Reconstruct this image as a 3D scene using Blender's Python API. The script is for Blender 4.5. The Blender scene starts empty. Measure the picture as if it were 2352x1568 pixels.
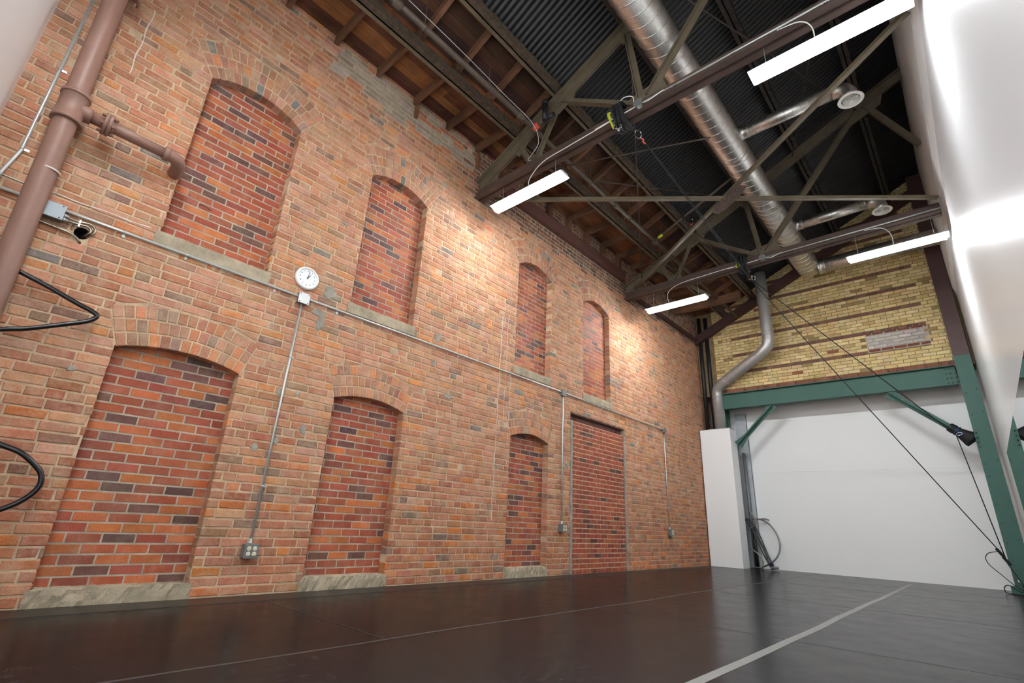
import bpy, bmesh, math, random
from mathutils import Vector, Matrix
random.seed(7)
scn = bpy.context.scene
COL = scn.collection

# ------------------------------------------------------------------ camera, world, exposure
cam_d = bpy.data.cameras.new('camera')
cam = bpy.data.objects.new('camera', cam_d)
COL.objects.link(cam)
RX = Vector((0.74491262, 0.66544416, 0.04784614)).normalized()
RZ = Vector((-0.63775332, 0.68918528, 0.34393947)).normalized()
RY = RZ.cross(RX).normalized()
RX = RY.cross(RZ).normalized()
cam.matrix_world = Matrix(((RX.x, -RY.x, -RZ.x, 4.644), (RX.y, -RY.y, -RZ.y, 0.0),
                           (RX.z, -RY.z, -RZ.z, 0.66), (0, 0, 0, 1)))
cam_d.sensor_width = 36.0
cam_d.lens = 36.0 * 1139.0 / 2352.0
cam_d.clip_start = 0.02
scn.camera = cam
world = bpy.data.worlds.new('world')
scn.world = world
world.use_nodes = True
world.node_tree.nodes['Background'].inputs[0].default_value = (0.93, 0.975, 1.0, 1)
world.node_tree.nodes['Background'].inputs[1].default_value = 1.8     # fill light let in by an opening added behind the camera
scn.view_settings.view_transform = 'Standard'
scn.view_settings.look = 'None'
scn.view_settings.gamma = 1.0
scn.view_settings.use_curve_mapping = False
scn.view_settings.exposure = 0.82
pd = bpy.data.lights.new('opening_portal', 'AREA')      # guides sampling towards the opening added for fill light
pd.shape = 'RECTANGLE'; pd.size = 3.1; pd.size_y = 4.2; pd.cycles.is_portal = True
po = bpy.data.objects.new('opening_portal', pd); COL.objects.link(po)
po.location = (3.55, -0.52, 2.1); po.rotation_euler = (math.radians(90), 0, 0)
LAMP = 64.0            # radiance of the lamp diffusers

# ------------------------------------------------------------------ helpers
def lin(c):
    r = []
    for v in c[:3]:
        v = v / 255.0
        r.append(v / 12.92 if v <= 0.04045 else ((v + 0.055) / 1.055) ** 2.4)
    return (r[0], r[1], r[2], 1.0)

class MB:
    def __init__(s):
        s.bm = bmesh.new()
        s.cl = None
    def v(s, p):
        return s.bm.verts.new(p)
    def face(s, vs):
        try:
            return s.bm.faces.new(vs)
        except ValueError:
            return None
    def hexa(s, a, b):
        """a: four points of one end, b: the matching four of the other"""
        va = [s.v(p) for p in a]; vb = [s.v(p) for p in b]
        s.face(va[::-1]); s.face(vb)
        for i in range(4):
            j = (i + 1) % 4
            s.face((va[i], va[j], vb[j], vb[i]))
        return s
    def box(s, x0, x1, y0, y1, z0, z1):
        return s.hexa([(x0, y0, z0), (x1, y0, z0), (x1, y1, z0), (x0, y1, z0)],
                      [(x0, y0, z1), (x1, y0, z1), (x1, y1, z1), (x0, y1, z1)])
    def bar(s, p0, p1, w, h, up=(0, 0, 1), du=0.0, dv=0.0):
        """rectangular bar; w across, h along 'up'; du/dv shift the section"""
        p0 = Vector(p0); p1 = Vector(p1); d = (p1 - p0).normalized()
        u = d.cross(Vector(up))
        u = u.normalized() if u.length > 1e-6 else Vector((1, 0, 0))
        n = u.cross(d).normalized()
        q = [(-w / 2 + du, -h / 2 + dv), (w / 2 + du, -h / 2 + dv), (w / 2 + du, h / 2 + dv), (-w / 2 + du, h / 2 + dv)]
        return s.hexa([p0 + u * a + n * b for a, b in q], [p1 + u * a + n * b for a, b in q])
    def tube(s, pts, r, seg=10, cap=True, closed=False):
        pts = [Vector(p) for p in pts]
        n = len(pts)
        rs = r if isinstance(r, (list, tuple)) else [r] * n
        T = []
        for i in range(n):
            if closed:
                t = pts[(i + 1) % n] - pts[i - 1]
            elif i == 0:
                t = pts[1] - pts[0]
            elif i == n - 1:
                t = pts[-1] - pts[-2]
            else:
                t = (pts[i + 1] - pts[i]).normalized() + (pts[i] - pts[i - 1]).normalized()
            T.append(t.normalized())
        ref = Vector((0, 0, 1)) if abs(T[0].z) < 0.9 else Vector((1, 0, 0))
        u = T[0].cross(ref).normalized()
        rings = []
        for i in range(n):
            u = (u - T[i] * u.dot(T[i])).normalized()
            w = T[i].cross(u)
            rings.append([s.v(pts[i] + (u * math.cos(2 * math.pi * k / seg) + w * math.sin(2 * math.pi * k / seg)) * rs[i]) for k in range(seg)])
        m = n if closed else n - 1
        for i in range(m):
            a = rings[i]; b = rings[(i + 1) % n]
            for k in range(seg):
                f = s.face((a[k], a[(k + 1) % seg], b[(k + 1) % seg], b[k]))
                if f: f.smooth = True
        if cap and not closed:
            s.face(rings[0][::-1]); s.face(rings[-1])
        return s
    def lathe(s, c, axis, prof, seg=24, cap=True):
        """prof: (distance along axis, radius)"""
        c = Vector(c); a = Vector(axis).normalized()
        ref = Vector((0, 0, 1)) if abs(a.z) < 0.9 else Vector((1, 0, 0))
        u = a.cross(ref).normalized(); w = a.cross(u)
        rings = [[s.v(c + a * t + (u * math.cos(2 * math.pi * k / seg) + w * math.sin(2 * math.pi * k / seg)) * max(r, 1e-4)) for k in range(seg)] for t, r in prof]
        for i in range(len(rings) - 1):
            for k in range(seg):
                f = s.face((rings[i][k], rings[i][(k + 1) % seg], rings[i + 1][(k + 1) % seg], rings[i + 1][k]))
                if f: f.smooth = abs(prof[i][1] - prof[i + 1][1]) < 0.3 * abs(prof[i][0] - prof[i + 1][0]) + 1e-9
        if cap:
            s.face(rings[0][::-1]); s.face(rings[-1])
        return s
    def prism(s, poly, d):
        d = Vector(d)
        a = [s.v(p) for p in poly]; b = [s.v(Vector(p) + d) for p in poly]
        s.face(a[::-1]); s.face(b)
        n = len(a)
        for i in range(n):
            s.face((a[i], a[(i + 1) % n], b[(i + 1) % n], b[i]))
        return s
    def ball(s, c, r, seg=8, sx=1, sy=1, sz=1):
        bmesh.ops.create_uvsphere(s.bm, u_segments=seg, v_segments=max(4, seg // 2), radius=1.0,
                                  matrix=Matrix.Translation(Vector(c)) @ Matrix.Diagonal((r * sx, r * sy, r * sz, 1)))
        return s

def obj(name, mb, mat, parent=None, bevel=0.0, recalc=True):
    bm = mb.bm
    if recalc:
        bmesh.ops.recalc_face_normals(bm, faces=bm.faces)
    if parent is not None:
        w = Vector((0, 0, 0)); q = parent
        while q is not None:
            w += q.location; q = q.parent
        bmesh.ops.translate(bm, verts=bm.verts, vec=-w)
    me = bpy.data.meshes.new(name)
    bm.to_mesh(me)
    bm.free()
    me.materials.append(mat)
    o = bpy.data.objects.new(name, me)
    COL.objects.link(o)
    if parent is not None:
        o.parent = parent
    if bevel:
        md = o.modifiers.new('bevel', 'BEVEL'); md.width = bevel; md.segments = 2; md.limit_method = 'ANGLE'
    return o

def tag(o, label, cat, group=None):
    o['label'] = label; o['category'] = cat
    if group: o['group'] = group
    return o

def thing(name, label, cat, loc, group=None):
    o = bpy.data.objects.new(name, None)
    o.empty_display_size = 0.05
    COL.objects.link(o)
    o.location = loc
    return tag(o, label, cat, group)

def struct(o):
    o['kind'] = 'structure'
    return o

def dup(root, delta, label, group=None):
    r = root.copy(); COL.objects.link(r)
    r.location = root.location + Vector(delta)
    r['label'] = label
    if group: r['group'] = group
    for ch in list(root.children):
        c = ch.copy(); COL.objects.link(c); c.parent = r
        for g in list(ch.children):
            d = g.copy(); COL.objects.link(d); d.parent = c
    return r

def smooth_path(pts, n=8):
    pts = [Vector(p) for p in pts]
    P = [pts[0] * 2 - pts[1]] + pts + [pts[-1] * 2 - pts[-2]]
    out = []
    for i in range(1, len(P) - 2):
        for k in range(n):
            t = k / n
            a, b, c, d = P[i - 1], P[i], P[i + 1], P[i + 2]
            out.append(0.5 * ((2 * b) + (c - a) * t + (2 * a - 5 * b + 4 * c - d) * t * t + (3 * b - a - 3 * c + d) * t ** 3))
    out.append(pts[-1])
    return out

# ------------------------------------------------------------------ materials
def newmat(name):
    m = bpy.data.materials.new(name)
    m.use_nodes = True
    nt = m.node_tree
    return m, nt, nt.nodes['Principled BSDF']

def coords(nt, scale=(1, 1, 1)):
    tc = nt.nodes.new('ShaderNodeTexCoord')
    mp = nt.nodes.new('ShaderNodeMapping')
    mp.inputs['Scale'].default_value = scale
    nt.links.new(tc.outputs['Object'], mp.inputs['Vector'])
    return mp.outputs['Vector']

def noise(nt, vec, scale, detail=4, rough=0.55):
    n = nt.nodes.new('ShaderNodeTexNoise')
    n.inputs['Scale'].default_value = scale
    n.inputs['Detail'].default_value = detail
    n.inputs['Roughness'].default_value = rough
    nt.links.new(vec, n.inputs['Vector'])
    return n.outputs['Fac']

def ramp(nt, fac, stops):
    r = nt.nodes.new('ShaderNodeValToRGB')
    el = r.color_ramp.elements
    while len(el) < len(stops):
        el.new(0.5)
    for e, (p, c) in zip(el, stops):
        e.position = p
        e.color = c
    nt.links.new(fac, r.inputs['Fac'])
    return r.outputs['Color']

def mix(nt, mode, fac, a, b):
    m = nt.nodes.new('ShaderNodeMix')
    m.data_type = 'RGBA'; m.blend_type = mode
    for key, val in ((0, fac), (6, a), (7, b)):
        if isinstance(val, (int, float)):
            m.inputs[key].default_value = val
        elif isinstance(val, tuple):
            m.inputs[key].default_value = val
        else:
            nt.links.new(val, m.inputs[key])
    return m.outputs[2]

def bump(nt, bsdf, h, strength=0.3, dist=0.005):
    b = nt.nodes.new('ShaderNodeBump')
    b.inputs['Strength'].default_value = strength
    b.inputs['Distance'].default_value = dist
    nt.links.new(h, b.inputs['Height'])
    nt.links.new(b.outputs['Normal'], bsdf.inputs['Normal'])

def grey(v):
    return (v, v, v, 1)

def simple(name, c, rough=0.5, metal=0.0, var=0.15, scale=12.0, bmp=0.0, spec=0.5, stretch=(1, 1, 1)):
    m, nt, b = newmat(name)
    vec = coords(nt, stretch)
    n = noise(nt, vec, scale, 5)
    k = ramp(nt, n, [(0.25, grey(1 - var)), (0.75, grey(1 + var))])
    nt.links.new(mix(nt, 'MULTIPLY', 1.0, lin(c), k), b.inputs['Base Color'])
    b.inputs['Roughness'].default_value = rough
    b.inputs['Metallic'].default_value = metal
    b.inputs['Specular IOR Level'].default_value = spec
    if bmp:
        bump(nt, b, noise(nt, vec, scale * 4, 4), bmp, 0.004)
    return m

def brick_mat(name, rough=0.85, pit=0.5, bstr=0.5, scale=60.0, smear=0.0):
    m, nt, b = newmat(name)
    at = nt.nodes.new('ShaderNodeAttribute'); at.attribute_name = 'bcol'
    vec = coords(nt)
    n1 = noise(nt, vec, scale, 5, 0.6)
    n2 = noise(nt, vec, 9.0, 3, 0.6)
    k1 = ramp(nt, n1, [(0.3, grey(0.84)), (0.7, grey(1.14))])
    k2 = ramp(nt, n2, [(0.3, grey(0.86)), (0.7, grey(1.12))])
    c = mix(nt, 'MULTIPLY', 1.0, at.outputs['Color'], k1)
    c = mix(nt, 'MULTIPLY', 1.0, c, k2)
    # mortar smeared thinly over the faces
    if smear:
        sm_ = ramp(nt, noise(nt, vec, 7.0, 7, 0.75), [(0.46, grey(0.0)), (0.72, grey(smear))])
        c = mix(nt, 'MIX', sm_, c, lin((198, 174, 148)))
    # small pits and chipped spots
    vo = nt.nodes.new('ShaderNodeTexVoronoi'); vo.inputs['Scale'].default_value = 26.0
    nt.links.new(vec, vo.inputs['Vector'])
    pm = ramp(nt, vo.outputs['Distance'], [(0.02, grey(1.0)), (0.10, grey(0.0))])
    pn = ramp(nt, noise(nt, vec, 5.0, 2), [(0.5, grey(0.0)), (0.62, grey(pit))])
    c = mix(nt, 'MIX', mix(nt, 'MULTIPLY', 1.0, pm, pn), c, lin((62, 42, 34)))
    nt.links.new(c, b.inputs['Base Color'])
    b.inputs['Roughness'].default_value = rough
    b.inputs['Specular IOR Level'].default_value = 0.25
    bump(nt, b, noise(nt, vec, scale * 1.6, 6, 0.65), bstr, 0.006)
    return m

def mortar_mat(name, c, bstr=0.6):
    m, nt, b = newmat(name)
    vec = coords(nt)
    k = ramp(nt, noise(nt, vec, 6.0, 5), [(0.3, lin([v * 0.86 for v in c])), (0.7, lin([min(255, v * 1.08) for v in c]))])
    g = ramp(nt, noise(nt, vec, 120.0, 3), [(0.3, grey(0.86)), (0.7, grey(1.08))])
    nt.links.new(mix(nt, 'MULTIPLY', 1.0, k, g), b.inputs['Base Color'])
    b.inputs['Roughness'].default_value = 0.95
    b.inputs['Specular IOR Level'].default_value = 0.1
    bump(nt, b, noise(nt, vec, 90.0, 5), bstr, 0.006)
    return m

def galv_mat(name, c, rough=0.32, stretch=(1, 1, 1)):
    m, nt, b = newmat(name)
    vec = coords(nt, stretch)
    vo = nt.nodes.new('ShaderNodeTexVoronoi'); vo.inputs['Scale'].default_value = 40.0
    nt.links.new(vec, vo.inputs['Vector'])
    k = ramp(nt, vo.outputs['Color'], [(0.0, lin([v * 0.9 for v in c])), (1.0, lin(c))])
    nt.links.new(k, b.inputs['Base Color'])
    b.inputs['Metallic'].default_value = 1.0
    b.inputs['Roughness'].default_value = rough
    return m

M = {}
M['brick'] = brick_mat('old_brick', 0.88, 0.8, 0.7, 60.0, 0.55)
M['infill'] = brick_mat('infill_brick', 0.6, 0.2, 0.25, 90.0, 0.18)
M['yellow'] = brick_mat('yellow_brick', 0.6, 0.15, 0.2, 70.0)
M['mortar'] = mortar_mat('lime_mortar', (194, 168, 139))
M['mortar_grey'] = mortar_mat('grey_mortar', (174, 161, 143), 0.4)
M['mortar_dark'] = mortar_mat('dark_mortar', (132, 110, 82), 0.3)
M['concrete'] = mortar_mat('sill_concrete', (166, 152, 130), 0.8)
M['cement'] = mortar_mat('cement_patch', (158, 150, 138), 0.9)
M['white_wall'] = simple('white_paint', (230, 230, 229), 0.55, 0, 0.012, 1.5, 0.05)
M['wall_gloss'] = simple('white_gloss_paint', (240, 240, 241), 0.26, 0, 0.01, 1.2, 0.0, stretch=(1, 0.4, 0.25))
M['white'] = simple('white_enamel', (232, 232, 228), 0.4, 0, 0.02)
M['offwhite'] = simple('cream_plastic', (222, 214, 186), 0.45, 0, 0.03)
M['pipe'] = simple('brown_paint', (136, 100, 86), 0.5, 0, 0.07, 8, 0.12)
M['emt'] = simple('conduit_steel', (190, 194, 192), 0.35, 0.5, 0.05, 20)
M['galv'] = galv_mat('galvanised_duct', (216, 214, 208), 0.4)
M['galv_dull'] = simple('dull_vent_metal', (176, 174, 170), 0.4, 0.55, 0.08, 10)
M['flex'] = galv_mat('flexible_conduit_metal', (176, 166, 150), 0.35)
M['boxgrey'] = simple('grey_box_metal', (128, 132, 130), 0.45, 0.5, 0.08)
M['boxmid'] = simple('light_grey_box_cover', (148, 156, 160), 0.45, 0.2, 0.05)
M['boxwhite'] = simple('pale_box_cover', (206, 208, 206), 0.4, 0.25, 0.05)
M['cable'] = simple('pale_cable', (186, 186, 182), 0.5, 0, 0.03)
M['dark'] = simple('black_recess', (10, 9, 9), 0.9, 0, 0.1)
M['hose'] = simple('black_rubber', (22, 20, 24), 0.28, 0, 0.1)
M['rope'] = simple('black_rope', (20, 22, 22), 0.8, 0, 0.2, 90, 0.4)
M['strap'] = simple('black_nylon', (17, 18, 21), 0.75, 0, 0.2, 40, 0.3)
M['hoopm'] = simple('dull_steel_tube', (122, 120, 116), 0.32, 0.75, 0.08, 12)
M['chain'] = galv_mat('bright_zinc', (210, 212, 214), 0.22)
M['yellow_strap'] = simple('yellow_green_fabric', (176, 190, 44), 0.7, 0, 0.1)
M['navy'] = simple('navy_cord', (26, 34, 66), 0.7)
M['blue'] = simple('blue_cord', (34, 62, 150), 0.6)
M['red'] = simple('red_paint', (196, 74, 54), 0.5, 0, 0.1)
M['pink'] = simple('red_cord', (206, 44, 56), 0.6)
M['green'] = simple('green_steel_paint', (50, 90, 79), 0.6, 0, 0.06, 5, 0.05)
M['brown_steel'] = simple('red_brown_steel_paint', (70, 44, 40), 0.55, 0, 0.14, 6, 0.1)
M['channel'] = simple('red_oxide_steel', (98, 62, 54), 0.6, 0, 0.14, 6, 0.1)
M['truss'] = simple('old_olive_steel_paint', (98, 88, 70), 0.6, 0, 0.25, 5, 0.2)
M['chord'] = simple('rusty_chord_paint', (78, 61, 54), 0.6, 0, 0.28, 4, 0.2)
M['purlin'] = simple('purlin_steel', (100, 90, 72), 0.6, 0, 0.3, 7, 0.25)
M['purlin_dark'] = simple('shaded_purlin_steel', (52, 46, 41), 0.7, 0, 0.25, 7, 0.2)  # upper purlins: the dimness under the dark roof put into the colour
M['nailer'] = simple('crusted_timber', (82, 68, 54), 0.9, 0, 0.5, 22, 0.8)
M['iron'] = simple('sprinkler_iron', (86, 76, 66), 0.55, 0.2, 0.15, 10)
M['rod'] = simple('thin_rusty_rod', (74, 62, 54), 0.6, 0.2, 0.15, 10)
M['corr'] = simple('dark_corrugated_metal', (19, 18, 18), 0.5, 0.0, 0.3, 3, 0.0)
M['grey_steel'] = simple('grey_stud_steel', (112, 112, 112), 0.5, 0.3, 0.12, 8)
M['stud'] = simple('pale_plastered_sheet', (168, 172, 176), 0.55, 0.1, 0.16, 14)
M['black_pipe'] = simple('black_iron', (26, 26, 28), 0.5, 0.1, 0.1)
M['clock_face'] = simple('clock_paper', (236, 238, 240), 0.5, 0, 0.01)
M['ink'] = simple('grey_black_ink', (52, 54, 60), 0.6, 0, 0.05)
M['tape'] = simple('grey_floor_tape', (118, 117, 113), 0.5, 0, 0.1, 20)
M['seam'] = simple('worn_seam_tape', (52, 50, 49), 0.4, 0, 0.3, 10)
M['edge_mat'] = simple('black_edge_strip', (22, 22, 24), 0.35, 0, 0.2, 4)
M['limewash'] = simple('white_residue', (206, 196, 186), 0.9, 0, 0.12, 30, 0.3)

def wood_mat(name, attr=True, c=(100, 64, 42), stretch=(14, 1.2, 14), rough=0.7):
    m, nt, b = newmat(name)
    vec = coords(nt, stretch)
    n = noise(nt, vec, 2.5, 6, 0.6)
    k = ramp(nt, n, [(0.25, grey(0.62)), (0.75, grey(1.3))])
    if attr:
        at = nt.nodes.new('ShaderNodeAttribute'); at.attribute_name = 'bcol'
        base = at.outputs['Color']
    else:
        base = lin(c)
    col = mix(nt, 'MULTIPLY', 1.0, base, k)
    st = ramp(nt, noise(nt, coords(nt), 1.7, 3), [(0.42, grey(1.0)), (0.66, grey(0.5))])
    nt.links.new(mix(nt, 'MULTIPLY', 1.0, col, st), b.inputs['Base Color'])
    b.inputs['Roughness'].default_value = rough
    b.inputs['Specular IOR Level'].default_value = 0.3
    bump(nt, b, n, 0.25, 0.004)
    return m
M['plank'] = wood_mat('soffit_plank')
M['joist'] = wood_mat('joist_timber', False, (112, 78, 56), (1.5, 12, 12))
M['post'] = wood_mat('post_timber', False, (128, 88, 58), (12, 12, 1.5))

for key, k in (('near', 0.85), ('mid', 0.9), ('far', 1.4)):          # lamp rows differ a little in brightness
    for part, f in (('diffuser', 1.0), ('end', 0.25)):
        m, nt, b = newmat('lamp_%s_%s' % (part, key)); M['lamp_%s_%s' % (part, key)] = m
        b.inputs['Base Color'].default_value = (0.9, 0.9, 0.9, 1)
        b.inputs['Emission Color'].default_value = (0.93, 0.975, 1.0, 1)
        b.inputs['Emission Strength'].default_value = LAMP * k * f

m, nt, b = newmat('mirror_glass'); M['mirror'] = m
b.inputs['Base Color'].default_value = (0.86, 0.92, 0.9, 1)
b.inputs['Metallic'].default_value = 1.0
b.inputs['Roughness'].default_value = 0.01

FG, FS, FR = 40, 0.035, 0.22
# vinyl dance floor: dark, satin, scuffed
m, nt, b = newmat('vinyl_dance_floor'); M['floor'] = m
vec = coords(nt)
base = ramp(nt, noise(nt, vec, 1.2, 5), [(0.3, lin((19, 16, 17))), (0.7, lin((24, 21, 21)))])
ws = nt.nodes.new('ShaderNodeTexWave'); ws.inputs['Scale'].default_value = 2.2
ws.inputs['Distortion'].default_value = 26.0; ws.inputs['Detail'].default_value = 4.0; ws.inputs['Detail Scale'].default_value = 1.6
nt.links.new(vec, ws.inputs['Vector'])
sc = ramp(nt, ws.outputs['Fac'], [(0.975, grey(0.0)), (1.0, grey(0.22))])
base = mix(nt, 'MIX', sc, base, lin((80, 78, 78)))
sm = ramp(nt, noise(nt, coords(nt, (1.0, 3.0, 1.0)), 3.0, 6, 0.7), [(0.62, grey(0.0)), (0.85, grey(0.3))])
base = mix(nt, 'MIX', sm, base, lin((46, 44, 45)))
sx = nt.nodes.new('ShaderNodeSeparateXYZ'); nt.links.new(vec, sx.inputs[0])       # white wall reflection put into the colour, greyer towards the mirror side
gm = nt.nodes.new('ShaderNodeMapRange'); gm.inputs['From Min'].default_value = 1.6; gm.inputs['From Max'].default_value = 4.2
nt.links.new(sx.outputs['X'], gm.inputs['Value'])
base = mix(nt, 'MIX', gm.outputs[0], base, mix(nt, 'ADD', 1.0, base, lin((FG, FG, FG + 1))))
nt.links.new(base, b.inputs['Base Color'])
rr = ramp(nt, noise(nt, vec, 4.0, 6, 0.7), [(0.3, grey(FR * 0.85)), (0.7, grey(FR * 1.15))])
nt.links.new(rr, b.inputs['Roughness'])
b.inputs['Specular IOR Level'].default_value = FS
bump(nt, b, noise(nt, vec, 2.2, 3), 0.04, 0.02)

# ------------------------------------------------------------------ brick laying
class Bricks:
    def __init__(s, frame):
        s.f = frame            # (u, v, n) -> world point
        s.mb = MB()
        s.lay = s.mb.bm.verts.layers.float_color.new('bcol')
    def put(s, q, col, p=0.004, c=0.005, depth=0.02, jit=0.0015):
        """q: four (u,v) corners counter-clockwise; p: how far the face stands out"""
        cu = sum(a for a, _ in q) / 4.0; cv = sum(b_ for _, b_ in q) / 4.0
        q = [(a + random.uniform(-jit, jit), b_ + random.uniform(-jit, jit)) for a, b_ in q]
        tilt = random.uniform(-0.0012, 0.0012)
        w = max(abs(q[1][0] - q[0][0]), 1e-3); h = max(abs(q[2][1] - q[1][1]), 1e-3)
        fr, md, bk = [], [], []
        for a, b_ in q:
            ku = max(0.0, 1 - c / max(abs(a - cu), c)); kv = max(0.0, 1 - c / max(abs(b_ - cv), c))
            fr.append(s.f(cu + (a - cu) * ku, cv + (b_ - cv) * kv, p + tilt * (1 if a > cu else -1)))
            md.append(s.f(a, b_, p - c * 0.8))
            bk.append(s.f(a, b_, -depth))
        F = [s.mb.v(x) for x in fr]; D = [s.mb.v(x) for x in md]; B = [s.mb.v(x) for x in bk]
        for x in F + D + B:
            x[s.lay] = col
        s.mb.face(F)
        for i in range(4):
            j = (i + 1) % 4
            s.mb.face((D[i], D[j], F[j], F[i])); s.mb.face((B[i], B[j], D[j], D[i]))
    def build(s, name, mat, parent=None):
        return obj(name, s.mb, mat, parent)

def vary(c, a=0.06):
    k = 1 + random.uniform(-a, a)
    l = lin([min(255, v * k + random.uniform(-4, 4)) for v in c])
    return l
OLD = [((182, 128, 98), 30), ((176, 119, 89), 26), ((186, 135, 105), 16), ((192, 124, 80), 8), ((168, 112, 85), 14),
       ((160, 119, 95), 7), ((140, 106, 90), 5), ((122, 113, 105), 1.2), ((186, 136, 112), 6)]
LOW = [((172, 110, 82), 30), ((162, 101, 75), 24), ((178, 120, 90), 14), ((192, 114, 64), 13), ((146, 104, 82), 8), ((126, 102, 88), 4)]
INF = [((160, 82, 58), 34), ((150, 72, 52), 22), ((178, 100, 58), 22), ((142, 76, 58), 8), ((96, 66, 62), 9), ((110, 72, 64), 7)]
YEL = [((216, 192, 138), 30), ((208, 184, 128), 24), ((222, 200, 148), 18), ((208, 178, 128), 12), ((194, 168, 112), 8)]
def pick(pal):
    t = random.uniform(0, sum(w for _, w in pal))
    for c, w in pal:
        t -= w
        if t <= 0:
            return c
    return pal[-1][0]

# openings in the brick wall: y0, y1, sill z, spring z, crown z, ring thickness
WIN = [(0.596, 1.497, 0.105, 1.778, 1.852, 0.33, 'L'), (2.420, 3.280, 0.112, 1.768, 1.842, 0.33, 'L'), (5.088, 5.938, 0.118, 1.795, 1.880, 0.33, 'L'),
       (0.640, 1.518, 2.80, 4.502, 4.635, 0.385, 'U'), (2.419, 3.250, 2.815, 4.502, 4.615, 0.385, 'U'),
       (5.100, 5.932, 2.82, 4.498, 4.635, 0.385, 'U'), (6.876, 7.740, 2.80, 4.508, 4.640, 0.385, 'U')]
DOOR = (6.50, 8.215, 0.0, 2.395)
REV = 0.105
ZT = 6.05                      # top of the brick wall
Y0W, Y1W = -0.45, 12.75
def arc(w):
    y0, y1, zs, sp, cr, th, _ = w
    hw = (y1 - y0) / 2; rise = cr - sp
    R = (hw * hw + rise * rise) / (2 * rise)
    return (y0 + y1) / 2, cr - R, R, math.asin(hw / R)     # centre y, centre z, radius, half angle
def clear(w, z, edge):
    """half width kept free of coursed brick at height z"""
    y0, y1, zs, sp, cr, th, _ = w
    yc, zc, R, A = arc(w)
    hw = (y1 - y0) / 2
    lo = 0.0 if w[6] == 'L' else zs - 0.115
    if z < lo - 1e-6: return 0.0
    if z < zs: return hw + 0.012
    if z <= sp: return hw
    Ro = R + th + 0.008
    h = hw + (z - sp) * math.tan(A) + 0.008
    if z > zc + Ro: return 0.0
    g = math.sqrt(max(0.0, Ro * Ro - (z - zc) ** 2))
    return min(h, g)

HOLE = (0.185, 2.555, 0.047)
wall_f = lambda u, v, n: (n, u, v)
B = Bricks(wall_f)
PITCH = 0.0728
GREYB = [((158, 144, 130), 6), ((148, 134, 122), 4), ((166, 152, 138), 4), ((180, 112, 80), 2.2)]
row = 0
z = 0.012
while z < ZT - 0.02:
    zc_ = z + 0.03; h = 0.0605
    header = (row % 7 == 4)
    y = Y0W - random.uniform(0.0, 0.2) - (0.11 if row % 2 else 0)
    # free intervals
    while y < Y1W:
        L = random.choice([0.098, 0.1]) if (header or random.random() < 0.05) else random.uniform(0.195, 0.214)
        if not header and random.random() < 0.07: L = random.uniform(0.14, 0.17)
        a, b_ = y, y + L
        y = b_ + random.uniform(0.009, 0.015)
        segs = [((a, b_), (a, b_))]       # (bottom interval, top interval)
        blocks = []
        for w in WIN:
            cb, ct = clear(w, z, 0), clear(w, z + h, 0)
            if cb <= 0 and ct <= 0: continue
            yc = (w[0] + w[1]) / 2
            blocks.append((yc - cb, yc + cb, yc - ct, yc + ct, w))
        if abs(zc_ - HOLE[1]) < 0.075:
            blocks.append((HOLE[0] - 0.052, HOLE[0] + 0.052, HOLE[0] - 0.052, HOLE[0] + 0.052, None))
        if z < DOOR[3]:
            blocks.append((DOOR[0], DOOR[1], DOOR[0], DOOR[1], None))
        for (b0, b1, t0, t1, w) in blocks:
            new = []
            for (p0, p1), (q0, q1) in segs:
                lb = (p0, min(p1, b0)); lt = (q0, min(q1, t0))
                if lb[1] - lb[0] > 0.012 or lt[1] - lt[0] > 0.012:
                    new.append(((lb[0], max(lb)), (lt[0], max(lt))))
                rb = (max(p0, b1), p1); rt = (max(q0, t1), q1)
                if rb[1] - rb[0] > 0.012 or rt[1] - rt[0] > 0.012:
                    new.append(((min(rb), rb[1]), (min(rt), rt[1])))
            segs = new
        for (p0, p1), (q0, q1) in segs:
            mid = (p0 + p1) / 2
            pal = LOW if random.random() > (z - 0.3) / 1.2 else OLD
            c = pick(pal)
            if 1.72 < mid < 4.12 and z > 5.47 + 0.05 * math.sin(mid * 9) and z < 5.95:
                c = pick(GREYB)
            if mid > 3.95 + 0.2 * math.sin(z * 30) and z > 5.12 + 0.04 * math.sin(mid * 7):  # shade above the lamp cut-off put into the brick colour, with some weathering
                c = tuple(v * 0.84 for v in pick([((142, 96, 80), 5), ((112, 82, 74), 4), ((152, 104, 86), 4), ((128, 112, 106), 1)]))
            near = any(w and min(abs(p1 - b0), abs(p0 - b1)) < 0.02 for b0, b1, t0, t1, w in blocks)
            prot = random.uniform(0.0015, 0.0055)
            if random.random() < 0.06: prot -= 0.003
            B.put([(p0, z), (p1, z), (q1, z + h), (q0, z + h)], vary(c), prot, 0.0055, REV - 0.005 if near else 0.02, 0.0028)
    z += PITCH + random.uniform(-0.0012, 0.0012)
    row += 1
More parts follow.
